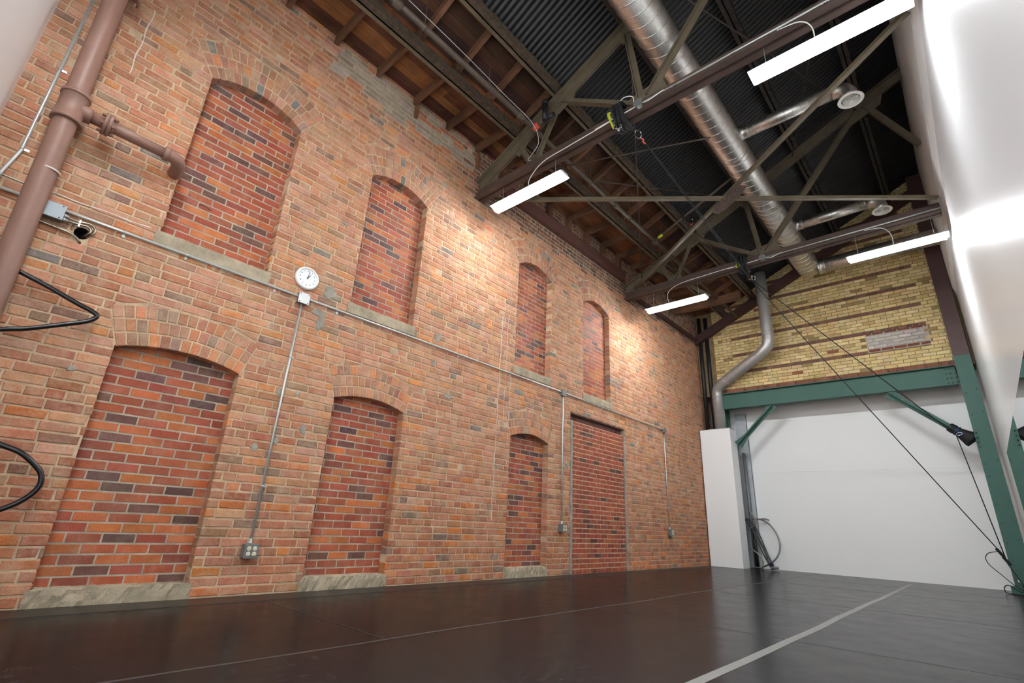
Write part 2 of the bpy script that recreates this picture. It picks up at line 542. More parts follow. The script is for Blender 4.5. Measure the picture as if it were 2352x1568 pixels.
# arch rings
for w in WIN:
    yc, zc, R, A = arc(w)
    rings = 3
    t = w[5] / rings
    for k in range(rings):
        r0 = R + k * t + (0.0 if k == 0 else 0.004); r1 = R + (k + 1) * t - 0.009
        rm = (r0 + r1) / 2
        n = int(round(2 * A * rm / 0.0735))
        off = 0
        for i in range(n):
            a0 = -A + 2 * A * i / n + 0.0055 / rm; a1 = -A + 2 * A * (i + 1) / n - 0.0055 / rm
            c = pick([((170, 118, 92), 6), ((178, 128, 102), 4), ((160, 112, 90), 4), ((190, 124, 86), 3), ((150, 120, 102), 2), ((120, 114, 110), 0.4)])
            if random.random() < 0.06: c = pick(OLD)
            q = [(yc + r0 * math.sin(a0), zc + r0 * math.cos(a0)), (yc + r0 * math.sin(a1), zc + r0 * math.cos(a1)),
                 (yc + r1 * math.sin(a1), zc + r1 * math.cos(a1)), (yc + r1 * math.sin(a0), zc + r1 * math.cos(a0))]
            B.put(q, vary(c), random.uniform(0.002, 0.005), 0.005, REV - 0.004 if k == 0 else 0.02, 0.0012)
wall = struct(B.build('wall_left', M['brick']))

# mortar body of the wall with its openings
mb = MB()
bm = mb.bm
def loop(pts):
    vs = [bm.verts.new((-0.0015, a, b_)) for a, b_ in pts]
    return [bm.edges.new((vs[i], vs[(i + 1) % len(vs)])) for i in range(len(vs))]
edges = []
outer = [(Y0W - 0.2, -0.02), (DOOR[0] - 0.006, -0.02), (DOOR[0] - 0.006, DOOR[3] + 0.006), (DOOR[1] + 0.006, DOOR[3] + 0.006), (DOOR[1] + 0.006, -0.02), (Y1W, -0.02), (Y1W, ZT), (Y0W - 0.2, ZT)]
edges += loop(outer)
for w in WIN:
    yc, zc, R, A = arc(w)
    e = 0.006
    sb = w[2] - 0.06 if w[6] == 'L' else w[2] - 0.06
    pts = [(w[0] - e, sb), (w[1] + e, sb)]
    for i in range(17):
        a = A - 2 * A * i / 16
        pts.append((yc + (R + e) * math.sin(a), zc + (R + e) * math.cos(a)))
    edges += loop(pts)
edges += loop([(HOLE[0] + HOLE[2] * math.cos(t * math.pi / 10), HOLE[1] + HOLE[2] * math.sin(t * math.pi / 10)) for t in range(20)])
bmesh.ops.triangle_fill(bm, use_beauty=True, use_dissolve=False, edges=edges, normal=(1, 0, 0))
ext = bmesh.ops.extrude_face_region(bm, geom=list(bm.faces))
bmesh.ops.translate(bm, vec=(-REV - 0.02, 0, 0), verts=[g for g in ext['geom'] if isinstance(g, bmesh.types.BMVert)])
obj('mortar_joint', mb, M['mortar'], wall)
# backing behind the openings so that no light leaks
mb = MB().box(-0.30, -0.16, Y0W - 0.2, Y1W, -0.05, ZT + 0.6)
obj('wall_core', mb, M['mortar_grey'], wall)
# cup behind the cable hole
mb = MB().lathe((-0.003, HOLE[0], HOLE[1]), (-1, 0, 0), [(0.0, HOLE[2]), (0.12, HOLE[2] * 0.96), (0.121, 0.001)], 20, False)
obj('cable_hole', mb, M['dark'], wall)

# ------------------------------------------------------------------ bricked-up windows and door
def infill(y0, y1, z0, z1, x, name, seed, depth_course=0.0705, pal=INF, mortar='mortar_grey', start=0.0):
    random.seed(seed)
    bb = Bricks(lambda u, v, n: (x + n, u, v))
    z = z0 + 0.004; r = 0
    while z < z1:
        y = y0 - (0.0 if r % 2 else 0.102) - start
        while y < y1:
            a, b_ = max(y, y0), min(y + 0.193, y1)
            y += 0.205
            if b_ - a > 0.015:
                bb.put([(a, z), (b_, z), (b_, min(z + 0.0575, z1)), (a, min(z + 0.0575, z1))], vary(pick(pal), 0.07), 0.0025 + random.uniform(-0.0008, 0.0008), 0.0018, 0.03, 0.0008)
        z += depth_course; r += 1
    o = struct(bb.build(name, M['infill']))
    obj('mortar_joint', MB().box(x - 0.04, x, y0 - 0.012, y1 + 0.012, z0 - 0.02, z1 + 0.01), M[mortar], o)
    return o
def rough_slab(y0, y1, z0, z1, x0, x1, amp, seed, ny=40):
    """a worn concrete sill: front and top faces broken up"""
    random.seed(seed)
    mb = MB()
    secs = []
    prof = [(x0, z0), (x1, z0), (x1, z0 + (z1 - z0) * 0.35), (x1, z0 + (z1 - z0) * 0.7), (x1 - 0.006, z1 - 0.004), (x1 - 0.02, z1), (x1 - 0.05, z1), (x0, z1)]
    for i in range(ny + 1):
        y = y0 + (y1 - y0) * i / ny
        ring = []
        for k, (a, c) in enumerate(prof):
            ja = random.uniform(-amp, amp * 0.3) if 1 <= k <= 6 else 0
            jc = random.uniform(-amp, amp * 0.3) if 3 <= k <= 6 else 0
            ring.append(mb.v((a + ja, y, c + jc)))
        secs.append(ring)
    n = len(prof)
    for i in range(ny):
        for k in range(n):
            mb.face((secs[i][k], secs[i][(k + 1) % n], secs[i + 1][(k + 1) % n], secs[i + 1][k]))
    mb.face(secs[0]); mb.face(secs[-1][::-1])
    return mb
for i, w in enumerate(WIN):
    o = infill(w[0] - 0.0, w[1] + 0.0, w[2] - (0.0 if w[6] == 'L' else 0.02), w[4] + 0.02, -REV + 0.0, 'window_%d' % (i + 1), 100 + i, start=0.03 * i)
    if w[6] == 'L':
        s = rough_slab(w[0] - 0.03, w[1] + 0.03, -0.01, w[2] + 0.012, -REV - 0.02, 0.012, 0.012, 40 + i)
    else:
        s = rough_slab(w[0] - 0.035, w[1] + 0.04, w[2] - 0.115, w[2] + 0.012, -REV - 0.02, 0.014, 0.004, 40 + i)
    obj('sill', s, M['concrete'], o)
random.seed(11)
door = infill(6.56, 8.165, 0.0, 2.262, -0.012, 'door_1', 200, 0.0715, [((150, 72, 52), 34), ((140, 64, 48), 22), ((158, 80, 54), 16), ((126, 64, 52), 8), ((92, 60, 56), 6)], 'mortar')
for a, c in ((6.505, 6.556), (8.168, 8.21)):
    mb = MB()
    n = 40
    L = [mb.v((0.006 + random.uniform(0, 0.006), a + random.uniform(-0.012, 0.006), 2.27 * k / n)) for k in range(n + 1)]
    C_ = [mb.v((0.010 + random.uniform(0, 0.006), (a + c) / 2, 2.27 * k / n)) for k in range(n + 1)]
    R_ = [mb.v((0.004 + random.uniform(0, 0.006), c + random.uniform(-0.008, 0.012), 2.27 * k / n)) for k in range(n + 1)]
    K1 = [mb.v((-0.05, a - 0.006, 2.27 * k / n)) for k in range(n + 1)]
    K2 = [mb.v((-0.05, c + 0.006, 2.27 * k / n)) for k in range(n + 1)]
    for P, Q in ((K1, L), (L, C_), (C_, R_), (R_, K2)):
        for k in range(n):
            mb.face((P[k], Q[k], Q[k + 1], P[k + 1]))
    obj('cement_edge', mb, M['cement'], door)
mb = MB().box(-0.10, -0.075, 6.41, 8.20, 2.262, 2.39).box(-0.10, -0.004, 6.41, 8.20, 2.378, 2.39).box(-0.10, -0.014, 6.50, 8.20, 2.256, 2.27)
lint = obj('lintel', mb, M['channel'], door)
for yy in (6.72, 8.02):
    obj('bolt', MB().lathe((-0.075, yy, 2.325), (1, 0, 0), [(0, 0.016), (0.016, 0.016), (0.016, 0.009), (0.034, 0.009)], 8), M['channel'], lint)

# residue lines, mortar patches on the wall
def streak(pts, w, name, mat, x=0.0065):
    mb = MB()
    P = []
    for (y, z_) in pts:
        P.append((y, z_))
    l, r_ = [], []
    for i, (y, z_) in enumerate(P):
        j = min(i + 1, len(P) - 1); k = max(i - 1, 0)
        t = Vector((P[j][0] - P[k][0], P[j][1] - P[k][1])).normalized()
        ww = w * random.uniform(0.4, 1.0)
        l.append(mb.v((x, y - t.y * ww, z_ + t.x * ww))); r_.append(mb.v((x, y + t.y * ww, z_ - t.x * ww)))
    lb = [mb.v((x - 0.008, v.co.y, v.co.z)) for v in l]; rb = [mb.v((x - 0.008, v.co.y, v.co.z)) for v in r_]
    for i in range(len(P) - 1):
        mb.face((l[i], l[i + 1], r_[i + 1], r_[i])); mb.face((lb[i], lb[i + 1], l[i + 1], l[i])); mb.face((r_[i], r_[i + 1], rb[i + 1], rb[i]))
    return obj(name, mb, mat, wall)
streak([(4.79 + 0.006 * math.sin(k), 3.49 - k * 0.07) for k in range(41)], 0.006, 'paint_drip', M['limewash'])
streak([(4.915 + 0.004 * math.sin(k * 1.7), 3.50 - k * 0.07) for k in range(24)], 0.004, 'paint_drip', M['limewash'])
streak([(5.02 + 0.004 * math.sin(k * 1.3), 2.62 - k * 0.07) for k in range(14)], 0.003, 'paint_drip', M['limewash'])
streak([(-0.43 + k * 0.05, 2.775 + 0.004 * math.sin(k) + k * 0.0012) for k in range(21)], 0.006, 'paint_drip', M['limewash'])
streak([(0.085 + 0.006 * math.sin(k), 4.82 - k * 0.05) for k in range(16)], 0.006, 'paint_drip', M['limewash'])
def patch(y, z_, ry, rz, name='mortar_patch', mat='cement', x=0.0075):
    mb = MB()
    n = 16
    o_ = [(1 + random.uniform(-0.3, 0.25)) for _ in range(n)]
    out = [mb.v((x - 0.012, y + ry * o_[k] * math.cos(2 * math.pi * k / n), z_ + rz * o_[k] * math.sin(2 * math.pi * k / n))) for k in range(n)]
    inn = [mb.v((x + random.uniform(-0.002, 0.002), y + 0.75 * ry * o_[k] * math.cos(2 * math.pi * k / n), z_ + 0.75 * rz * o_[k] * math.sin(2 * math.pi * k / n))) for k in range(n)]
    mb.face(inn)
    for k in range(n):
        mb.face((out[k], out[(k + 1) % n], inn[(k + 1) % n], inn[k]))
    return obj(name, mb, M[mat], wall)
for a in [(2.13, 2.49, 0.05, 0.11), (2.10, 2.58, 0.09, 0.04), (2.17, 2.84, 0.075, 0.085), (0.40, 1.55, 0.035, 0.025), (1.93, 1.26, 0.035, 0.04), (1.76, 1.18, 0.04, 0.04),
          (2.16, 1.40, 0.035, 0.06), (2.04, 1.72, 0.025, 0.03), (1.87, 1.70, 0.02, 0.05), (3.66, 2.80, 0.05, 0.08), (3.62, 2.46, 0.04, 0.05), (10.0, 3.25, 0.06, 0.12), (10.6, 3.2, 0.05, 0.1),
          (3.9, 2.1, 0.09, 0.035), (2.2, 3.7, 0.05, 0.03), (6.42, 1.55, 0.06, 0.05), (4.5, 4.6, 0.05, 0.04), (3.5, 5.0, 0.06, 0.04)]:
    patch(*a)

# ------------------------------------------------------------------ floor
mb = MB().box(-0.2, 5.3, -0.6, 12.8, -0.12, 0.0)
floor = struct(obj('floor', mb, M['floor']))
def strip(x0, x1, y0, y1, h, mat, name, label, wav=0.0):
    mb = MB()
    n = 30
    along_y = (y1 - y0) > (x1 - x0)
    a, c = [], []
    for k in range(n + 1):
        t = k / n
        d = wav * math.sin(t * 19) + wav * 0.6 * math.sin(t * 47)
        if along_y:
            y = y0 + (y1 - y0) * t
            a.append((x0 + d, y)); c.append((x1 + d, y))
        else:
            x = x0 + (x1 - x0) * t
            a.append((x, y0 + d)); c.append((x, y1 + d))
    A1 = [mb.v((p[0], p[1], h)) for p in a]; C1 = [mb.v((p[0], p[1], h)) for p in c]
    A0 = [mb.v((p[0], p[1], 0.0002)) for p in a]; C0 = [mb.v((p[0], p[1], 0.0002)) for p in c]
    for k in range(n):
        mb.face((A1[k], C1[k], C1[k + 1], A1[k + 1])); mb.face((A0[k], A1[k], A1[k + 1], A0[k + 1])); mb.face((C1[k], C0[k], C0[k + 1], C1[k + 1]))
    mb.face((A0[0], C0[0], C1[0], A1[0])); mb.face((A0[n], A1[n], C1[n], C0[n]))
    return tag(obj(name, mb, mat), label, 'tape')
strip(3.465, 3.525, -0.4, 11.95, 0.0012, M['tape'], 'floor_tape', 'wide pale grey tape line running down the dark floor to the white back wall', 0.006)
strip(1.94, 1.965, -0.4, 12.3, 0.001, M['seam'], 'floor_tape', 'narrow worn tape seam running lengthwise along the middle of the floor', 0.012)
strip(0.325, 0.345, -0.4, 11.8, 0.001, M['seam'], 'floor_tape', 'thin seam line running parallel to the brick wall at the mat edge', 0.003)
for yy, x0, x1, t in [(1.97, 0.36, 1.93, 'nearest the camera, below the first bricked window'), (4.2, 1.98, 5.05, 'on the right half, nearest the camera'),
                      (6.75, 1.98, 5.05, 'on the right half, halfway down the room'), (9.2, 1.98, 5.05, 'near the white back wall, nearer of the two'),
                      (10.6, 1.98, 5.05, 'closest to the white back wall')]:
    strip(x0, x1, yy, yy + 0.014, 0.001, M['edge_mat'], 'floor_seam', 'dark cross seam between floor mats ' + t, 0.004)
mb = MB().box(0.012, 0.322, -0.43, 11.7, 0.0004, 0.003)
tag(obj('edge_strip', mb, M['edge_mat']), 'flat black mat strip laid along the foot of the brick wall', 'mat')

# ------------------------------------------------------------------ white walls, back wall, mirror
mb = MB().box(-0.2, 2.0, -0.60, -0.45, -0.05, 8.6).box(2.0, 5.3, -0.60, -0.45, 4.2, 8.6)  # lower right left open: unseen opening added to let fill light in
struct(obj('wall_near', mb, M['wall_gloss']))
XW = 5.105
mb = MB().box(XW, XW + 0.16, -0.6, 12.75, -0.02, 5.14)
wr = struct(obj('wall_right', mb, M['wall_gloss']))
mb = MB().hexa([(5.07, -0.5, 5.31), (5.3, -0.5, 5.31), (5.3, -0.5, 5.12), (XW, -0.5, 5.12)], [(5.07, 12.7, 5.31), (5.3, 12.7, 5.31), (5.3, 12.7, 5.12), (XW, 12.7, 5.12)])
obj('ledge', mb, M['white_wall'], wr)
mb = MB().box(5.062, 5.3, -0.5, 12.7, 5.335, 8.7)
obj('upper_wall', mb, M['white_wall'], wr)
mb = MB().box(5.085, 5.2, -0.5, 12.7, 5.30, 5.34)
obj('shadow_gap', mb, M['mortar_dark'], wr)
mb = MB().box(0.86, 5.12, 12.55, 12.7, -0.02, 4.2).box(0.0, 0.86, 12.62, 12.7, -0.02, 4.2)
wb = struct(obj('wall_back', mb, M['white_wall']))
obj('panel_seam', MB().box(0.87, 4.6, 12.5465, 12.552, 2.028, 2.046), M['white_wall'], wb, 0.003)
mr = thing('wall_mirror', 'large frameless mirror fixed to the white right wall near the green column', 'mirror', (5.095, 6.0, 0.05))
obj('mirror_glass', MB().box(5.092, 5.1035, 0.6, 10.32, 0.05, 1.985), M['mirror'], mr)

# ------------------------------------------------------------------ yellow brick gable
random.seed(31)
YG = 12.1
G = Bricks(lambda u, v, n: (u, YG - n, v))
x = 0.42
while x < 4.84:
    G.put([(x, 3.83), (x + 0.063, 3.83), (x + 0.063, 3.94), (x, 3.94)], vary(pick([((128, 74, 56), 5), ((140, 82, 62), 4), ((112, 66, 54), 2)])), 0.005, 0.002, 0.02, 0.001)
    x += 0.073
z = 3.953; r = 0
BROWN = [((118, 84, 70), 6), ((128, 92, 74), 4), ((106, 76, 66), 4)]
while z < 8.3:
    band = (r % 6 == 5)
    x = 0.42 - (0.1 if r % 2 else 0.0)
    while x < 4.84:
        L = 0.097 if band else 0.20
        a, c = max(x, 0.42), min(x + L, 4.84)
        x += L + 0.009
        inpatch = 3.545 < (a + c) / 2 < 4.575 and 4.335 < z + 0.03 < 4.765
        if inpatch or c - a < 0.02 or z + 0.06 > 5.66 + 0.48 * a + 0.3: continue
        col = pick(YEL)
        if band and a > 0.75 and c < 4.6: col = pick(BROWN)
        elif random.random() < 0.012: col = (140, 84, 60)
        elif random.random() < 0.05: col = (150, 128, 84)
        G.put([(a, z), (c, z), (c, z + 0.0615), (a, z + 0.0615)], vary(col, 0.05), 0.005 + random.uniform(-0.001, 0.001), 0.002, 0.02, 0.001)
    z += 0.0711; r += 1
for k, z in enumerate([4.34 + 0.072 * i for i in range(6)]):
    x = 3.56 - (0.1 if k % 2 else 0)
    while x < 4.56:
        a, c = max(x, 3.56), min(x + 0.2, 4.56)
        x += 0.212
        if c - a > 0.02:
            col = pick([((118, 64, 52), 1)]) if k in (0, 5) else pick([((186, 182, 178), 4), ((172, 168, 166), 3), ((196, 192, 188), 2)])
            G.put([(a, z), (c, z), (c, z + 0.058), (a, z + 0.058)], vary(col, 0.04), 0.004, 0.006, 0.02, 0.003)
gable = struct(G.build('wall_gable', M['yellow']))
mb = MB().prism([(0.0, YG + 0.0005, 3.83), (5.1, YG + 0.0005, 3.83), (5.1, YG + 0.0005, 8.5), (0.0, YG + 0.0005, 6.2)], (0, 0.58, 0))
obj('mortar_joint', mb, M['mortar_dark'], gable)
obj('patch_mortar', MB().box(3.54, 4.575, YG - 0.003, YG + 0.01, 4.325, 4.775), M['mortar_grey'], gable)

# ------------------------------------------------------------------ steel frame at the back
def ibeam(mb, p0, p1, w, h, tf=0.016, tw=0.012, up=(0, 0, 1)):
    mb.bar(p0, p1, tw, h, up)
    mb.bar(p0, p1, w, tf, up, 0, h / 2 - tf / 2)
    mb.bar(p0, p1, w, tf, up, 0, -h / 2 + tf / 2)
    return mb
bt = thing('steel_beam', 'deep dark green steel beam spanning above the white back wall', 'beam', (2.7, 12.02, 3.446))
obj('beam_section', ibeam(MB(), (0.55, 12.02, 3.633), (4.80, 12.02, 3.633), 0.17, 0.374), M['green'], bt)
mb = MB()
for zz in (3.50, 3.59, 3.68, 3.77):
    for xx in (4.66, 4.72):
        mb.ball((xx, 12.008, zz), 0.017, 8)
    mb.ball((4.795, 11.97, zz), 0.017, 8)
obj('rivet', mb, M['green'], bt)
obj('end_plate', MB().box(4.63, 4.80, 12.005, 12.014, 3.47, 3.80), M['green'], bt)
def column(name, label, x0, x1, yf, green_top, top):
    c = thing(name, label, 'column', ((x0 + x1) / 2, yf, 0))
    for zz0, zz1, mt, nm in ((0, green_top, 'green', 'column_section'), (green_top, top, 'brown_steel', 'upper_section')):
        mb = MB().box(x0, x1, yf, yf + 0.018, zz0, zz1).box(x0, x1, yf + 0.232, yf + 0.25, zz0, zz1).box((x0 + x1) / 2 - 0.008, (x0 + x1) / 2 + 0.008, yf + 0.018, yf + 0.232, zz0, zz1)
        obj(nm, mb, M[mt], c)
    return c
cr = column('steel_column', 'dark green steel column standing in the right back corner, brown above the beam', 4.818, 5.052, 11.83, 3.95, 7.95)
mb = MB()
for zz in (0.75, 1.05, 1.35, 1.8, 2.0, 2.85, 3.25): mb.ball((4.86, 11.829, zz), 0.011, 8).ball((5.01, 11.829, zz + 0.05), 0.011, 8)
obj('rivet', mb, M['green'], cr)
obj('base_plate', MB().box(4.76, 5.085, 11.74, 12.12, 0.001, 0.10), M['green'], cr)
cl = column('steel_column', 'steel column in the dark left back corner behind the galvanised vent duct', 0.30, 0.52, 11.86 + 0.3, 3.9, 5.62)
mb = MB().prism([(-0.0, 11.93, 5.175), (5.05, 11.93, 5.175 + 0.48 * 5.05), (5.05, 11.93, 5.39 + 0.48 * 5.05), (0, 11.93, 5.39)], (0, 0.14, 0))
tag(obj('raking_beam', mb, M['brown_steel']), 'dark brown steel rafter sloping up across the yellow brick gable', 'beam')
def brace(name, label, p0, p1, foot):
    t = thing(name, label, 'brace', foot)
    d = (Vector(p1) - Vector(p0)).normalized()
    mb = MB(); mb.bar(p0, p1, 0.11, 0.012, (0, -1, 0)); mb.bar(p0, p1, 0.012, 0.09, (0, -1, 0), 0, 0.045)
    obj('brace_bar', mb, M['green'], t)
    for q, s in ((Vector(p0), 1), (Vector(p1), -1)):
        g = MB()
        n = Vector((d.z, 0, -d.x))
        a = [q + n * 0.11, q + d * s * 0.26 + n * 0.05, q + d * s * 0.26 - n * 0.05, q - n * 0.11, q - d * s * 0.02]
        g.prism([(v.x, v.y - 0.012, v.z) for v in a], (0, 0.01, 0))
        for k in range(3):
            for e in (-0.03, 0.03):
                pt = q + d * s * (0.06 + 0.07 * k) + n * e
                g.ball((pt.x, pt.y - 0.016, pt.z), 0.011, 6)
        obj('gusset_plate', g, M['green'], t)
    return t
brace('corner_brace', 'short green knee brace at the left end of the green beam', (0.79, 12.0, 2.60), (1.62, 12.0, 3.43), (0.79, 12.0, 2.5))
br = brace('corner_brace', 'green knee brace running from the green beam down to the right column', (3.74, 11.98, 3.42), (4.80, 11.98, 2.42), (4.8, 11.98, 2.3))
for zz in (2.30, 2.38, 2.46, 2.54):
    obj('bolt', MB().lathe((4.845, 11.83, zz), (0, -1, 0), [(0, 0.013), (0.05, 0.013), (0.05, 0.008), (0.065, 0.008)], 6), M['green'], cr)
tag(obj('wall_pipe', MB().tube([(0.745, 12.44, 0.0), (0.745, 12.44, 2.48)], 0.036, 16), M['grey_steel']), 'dark grey vertical pipe between the white box and the white back wall', 'pipe')
tag(obj('pipe_foot', MB().tube([(0.80, 12.36, 0.0), (0.80, 12.36, 0.86)], 0.036, 16), M['black_pipe']), 'short black upright pipe on the floor behind the black cables', 'pipe')
tag(obj('stud_panel', MB().box(0.60, 0.85, 12.5, 12.545, 0.0, 3.42), M['stud']), 'pale grey sheet steel panel at the left edge of the white back wall', 'panel')
tag(obj('drain_stack', MB().tube([(0.12, 12.0, 2.96), (0.12, 12.0, 5.9)], 0.045), M['black_pipe']), 'black vertical stack pipe in the dark back corner nearest the brick', 'pipe')
tag(obj('drain_stack', MB().tube([(0.26, 12.08, 2.96), (0.26, 12.08, 5.9)], 0.05), M['black_pipe']), 'black vertical stack pipe in the dark back corner beside the yellow brick', 'pipe')
# white boxed-in chase
ch = thing('duct_chase', 'tall white boxed-in duct casing standing in the left back corner', 'box', (0.36, 11.9, 0))
obj('casing', MB().box(0.03, 0.715, 11.72, 12.13, 0.0, 2.945), M['white_wall'], ch, 0.004)
obj('top_flange', MB().box(0.20, 0.70, 11.80, 12.12, 2.945, 2.975), M['galv_dull'], ch)

# ------------------------------------------------------------------ roof
SL = 0.48
def zr(x): return 5.38 + SL * x          # top of rafters
random.seed(5)
pl = MB(); lay = pl.bm.verts.layers.float_color.new('bcol')
WOODS = [((138, 90, 56), 5), ((120, 78, 50), 5), ((156, 104, 62), 3), ((102, 66, 46), 4), ((92, 58, 46), 3)]
def plank(p0, p1, y0, y1, col):
    n0 = len(pl.bm.verts)
    (x0, z0), (x1, z1) = p0, p1
    pl.hexa([(x0, y0, z0), (x1, y0, z1), (x1, y1, z1), (x0, y1, z0)], [(x0, y0, z0 + 0.03), (x1, y0, z1 + 0.03), (x1, y1, z1 + 0.03), (x0, y1, z0 + 0.03)])
    pl.bm.verts.ensure_lookup_table()
    for v in pl.bm.verts[n0:]: v[lay] = col
def deckz(x): return 6.03 if x < 0.78 else 6.03 + SL * (x - 0.78)
x = -0.05
while x < 1.40:
    w = 0.122
    y = -0.45 - random.uniform(0, 1.5)
    while y < 12.6:
        L = random.uniform(2.2, 3.6)
        y0, y1 = max(y, -0.45), min(y + L, 12.6)
        if y1 > y0:
            cc = pick(WOODS)
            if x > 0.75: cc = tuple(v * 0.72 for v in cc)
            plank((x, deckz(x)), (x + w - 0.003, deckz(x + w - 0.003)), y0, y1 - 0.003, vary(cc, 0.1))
        y += L
    x += w
struct(obj('ceiling', pl, M['plank']))
mb = MB()
N = 12 * 190
prev = None
for k in range(N + 1):
    y = -0.5 + 13.2 * k / N
    d = 0.011 * math.sin(2 * math.pi * y / 0.0762)
    cur = (mb.v((1.44, y, deckz(1.44) + 0.045 + d)), mb.v((5.15, y, deckz(5.15) + 0.045 + d)))
    if prev:
        f = mb.face((prev[0], prev[1], cur[1], cur[0]))
        if f: f.smooth = True
    prev = cur
ceil2 = struct(obj('ceiling', mb, M['corr']))
obj('roof_cover', MB().prism([(-0.3, -0.6, 6.2), (0.78, -0.6, 6.2), (5.3, -0.6, 6.2 + SL * 4.52), (5.3, -0.6, 6.4 + SL * 4.52), (-0.3, -0.6, 6.4)], (0, 13.5, 0)), M['corr'], ceil2)

# purlins
PURL = [0.79, 1.48, 2.51, 3.45, 4.45]
ORD = ['lowest roof purlin, nearest the brick wall, under the joist ends', 'second roof purlin up from the brick wall, where planks meet corrugated metal', 'third roof purlin up from the brick wall, just left of the big duct', 'fourth roof purlin up from the brick wall, right of the big duct', 'highest roof purlin, nearest the white right wall']
for px, lb in zip(PURL, ORD):
    zb = zr(px) + 0.004
    t = thing('roof_purlin', lb, 'beam', (px, 6.0, zb))
    mb = MB()
    mb.box(px - 0.006, px + 0.006, -0.44, 12.05, zb, zb + 0.125)
    mb.box(px - 0.055, px + 0.006, -0.44, 12.05, zb, zb + 0.012)
    mb.box(px - 0.055, px + 0.006, -0.44, 12.05, zb + 0.113, zb + 0.125)
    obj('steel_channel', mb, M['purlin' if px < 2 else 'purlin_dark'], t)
    mb = MB()
    random.seed(int(px * 100))
    n = 160
    for k in range(n):
        y0 = -0.44 + 12.49 * k / n; y1 = y0 + 12.49 / n
        a = 0.062 + random.uniform(-0.006, 0.01); h_ = random.uniform(-0.01, 0.01)
        mb.hexa([(px + 0.008, y0, zb + 0.02 + h_), (px + a, y0, zb + 0.02 + h_), (px + a, y1, zb + 0.02 + h_), (px + 0.008, y1, zb + 0.02 + h_)],
                [(px + 0.008, y0, zb + 0.13), (px + a, y0, zb + 0.135), (px + a, y1, zb + 0.135), (px + 0.008, y1, zb + 0.13)])
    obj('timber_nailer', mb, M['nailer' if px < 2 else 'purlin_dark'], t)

# timber joists: a level length off the wall and a sloping length above the first purlin
BAYJ = [round(-0.09 + 0.583 * k, 3) for k in range(21)]
NUM = ['first', 'second', 'third', 'fourth', 'fifth', 'sixth', 'seventh', 'eighth', 'ninth']
def bay_words(i, yj):
    if yj < 4.12:
        k = len([y for y in BAYJ if yj < y < 4.12]); return '%s nearer than the first truss' % NUM[k]
    if yj < 8.42:
        k = len([y for y in BAYJ if 4.12 < y < yj]); return '%s beyond the first truss' % NUM[k]
    k = len([y for y in BAYJ if 8.42 < y < yj]); return '%s beyond the second truss' % NUM[k]
first_a = first_b = None
for i, yj in enumerate(BAYJ):
    if yj > 11.9: continue
    wds = bay_words(i, yj)
    mb = MB().hexa([(0.01, yj - 0.024, 5.895), (0.01, yj + 0.024, 5.895), (0.01, yj + 0.024, 6.028), (0.01, yj - 0.024, 6.028)],
                   [(0.88, yj - 0.024, 5.905), (0.88, yj + 0.024, 5.905), (0.88, yj + 0.024, 6.028), (0.88, yj - 0.024, 6.028)])
    tag(obj('timber_joist', mb, M['joist'], None, 0.003), 'level timber joist off the brick wall, %s' % wds, 'joist', 'level joists along the brick wall')
    mb = MB().hexa([(0.72, yj + 0.03, 5.905), (0.72, yj + 0.085, 5.905), (0.72, yj + 0.085, 6.0), (0.72, yj + 0.03, 6.0)],
                   [(1.47, yj + 0.03, 6.228), (1.47, yj + 0.085, 6.228), (1.47, yj + 0.085, 6.355), (1.47, yj + 0.03, 6.355)])
    tag(obj('rafter_joist', mb, M['joist'], None, 0.003), 'sloping timber joist between the lower two purlins, %s' % wds, 'joist', 'sloping joists between the purlins')
for yj, zb in ((2.87, 5.70), (4.03, 5.62)):
    tag(obj('timber_post', MB().box(0.008, 0.05, yj - 0.03, yj + 0.02, zb, 5.895), M['post'], None, 0.003),
        'short upright timber post under a joist end, %s' % ('at the middle of the grey painted bricks' if yj < 3 else 'beside the first truss heel'), 'post')
# steel channel along the wall in the second bay, with stub posts
cz = thing('wall_channel', 'red-brown steel channel along the top of the brick wall between the trusses', 'beam', (0.05, 6.4, 5.47))
obj('channel_section', MB().box(0.012, 0.09, 4.32, 8.30, 5.47, 5.485).box(0.078, 0.09, 4.32, 8.30, 5.485, 5.66).box(0.012, 0.09, 4.32, 8.30, 5.66, 5.675), M['channel'], cz)
for k, yj in enumerate([y for y in BAYJ if 4.5 < y < 8.3]):
    tag(obj('timber_post', MB().box(0.012, 0.10, yj - 0.05, yj + 0.05, 5.677, 5.893), M['joist'], None, 0.003),
        'stub timber post standing on the red-brown wall channel, %s beyond the first truss' % NUM[k], 'post', 'stub posts on the wall channel')
tag(obj('wall_plate', MB().box(0.011, 0.075, 8.75, 11.95, 5.24, 5.33), M['brown_steel']), 'dark steel plate along the brick wall beyond the second truss', 'beam')
tag(obj('timber_beam', MB().bar((0.10, 10.6, 5.62), (1.62, 10.6, 5.62), 0.13, 0.16), M['joist']), 'heavy timber beam end high up in the far roof bay', 'beam')

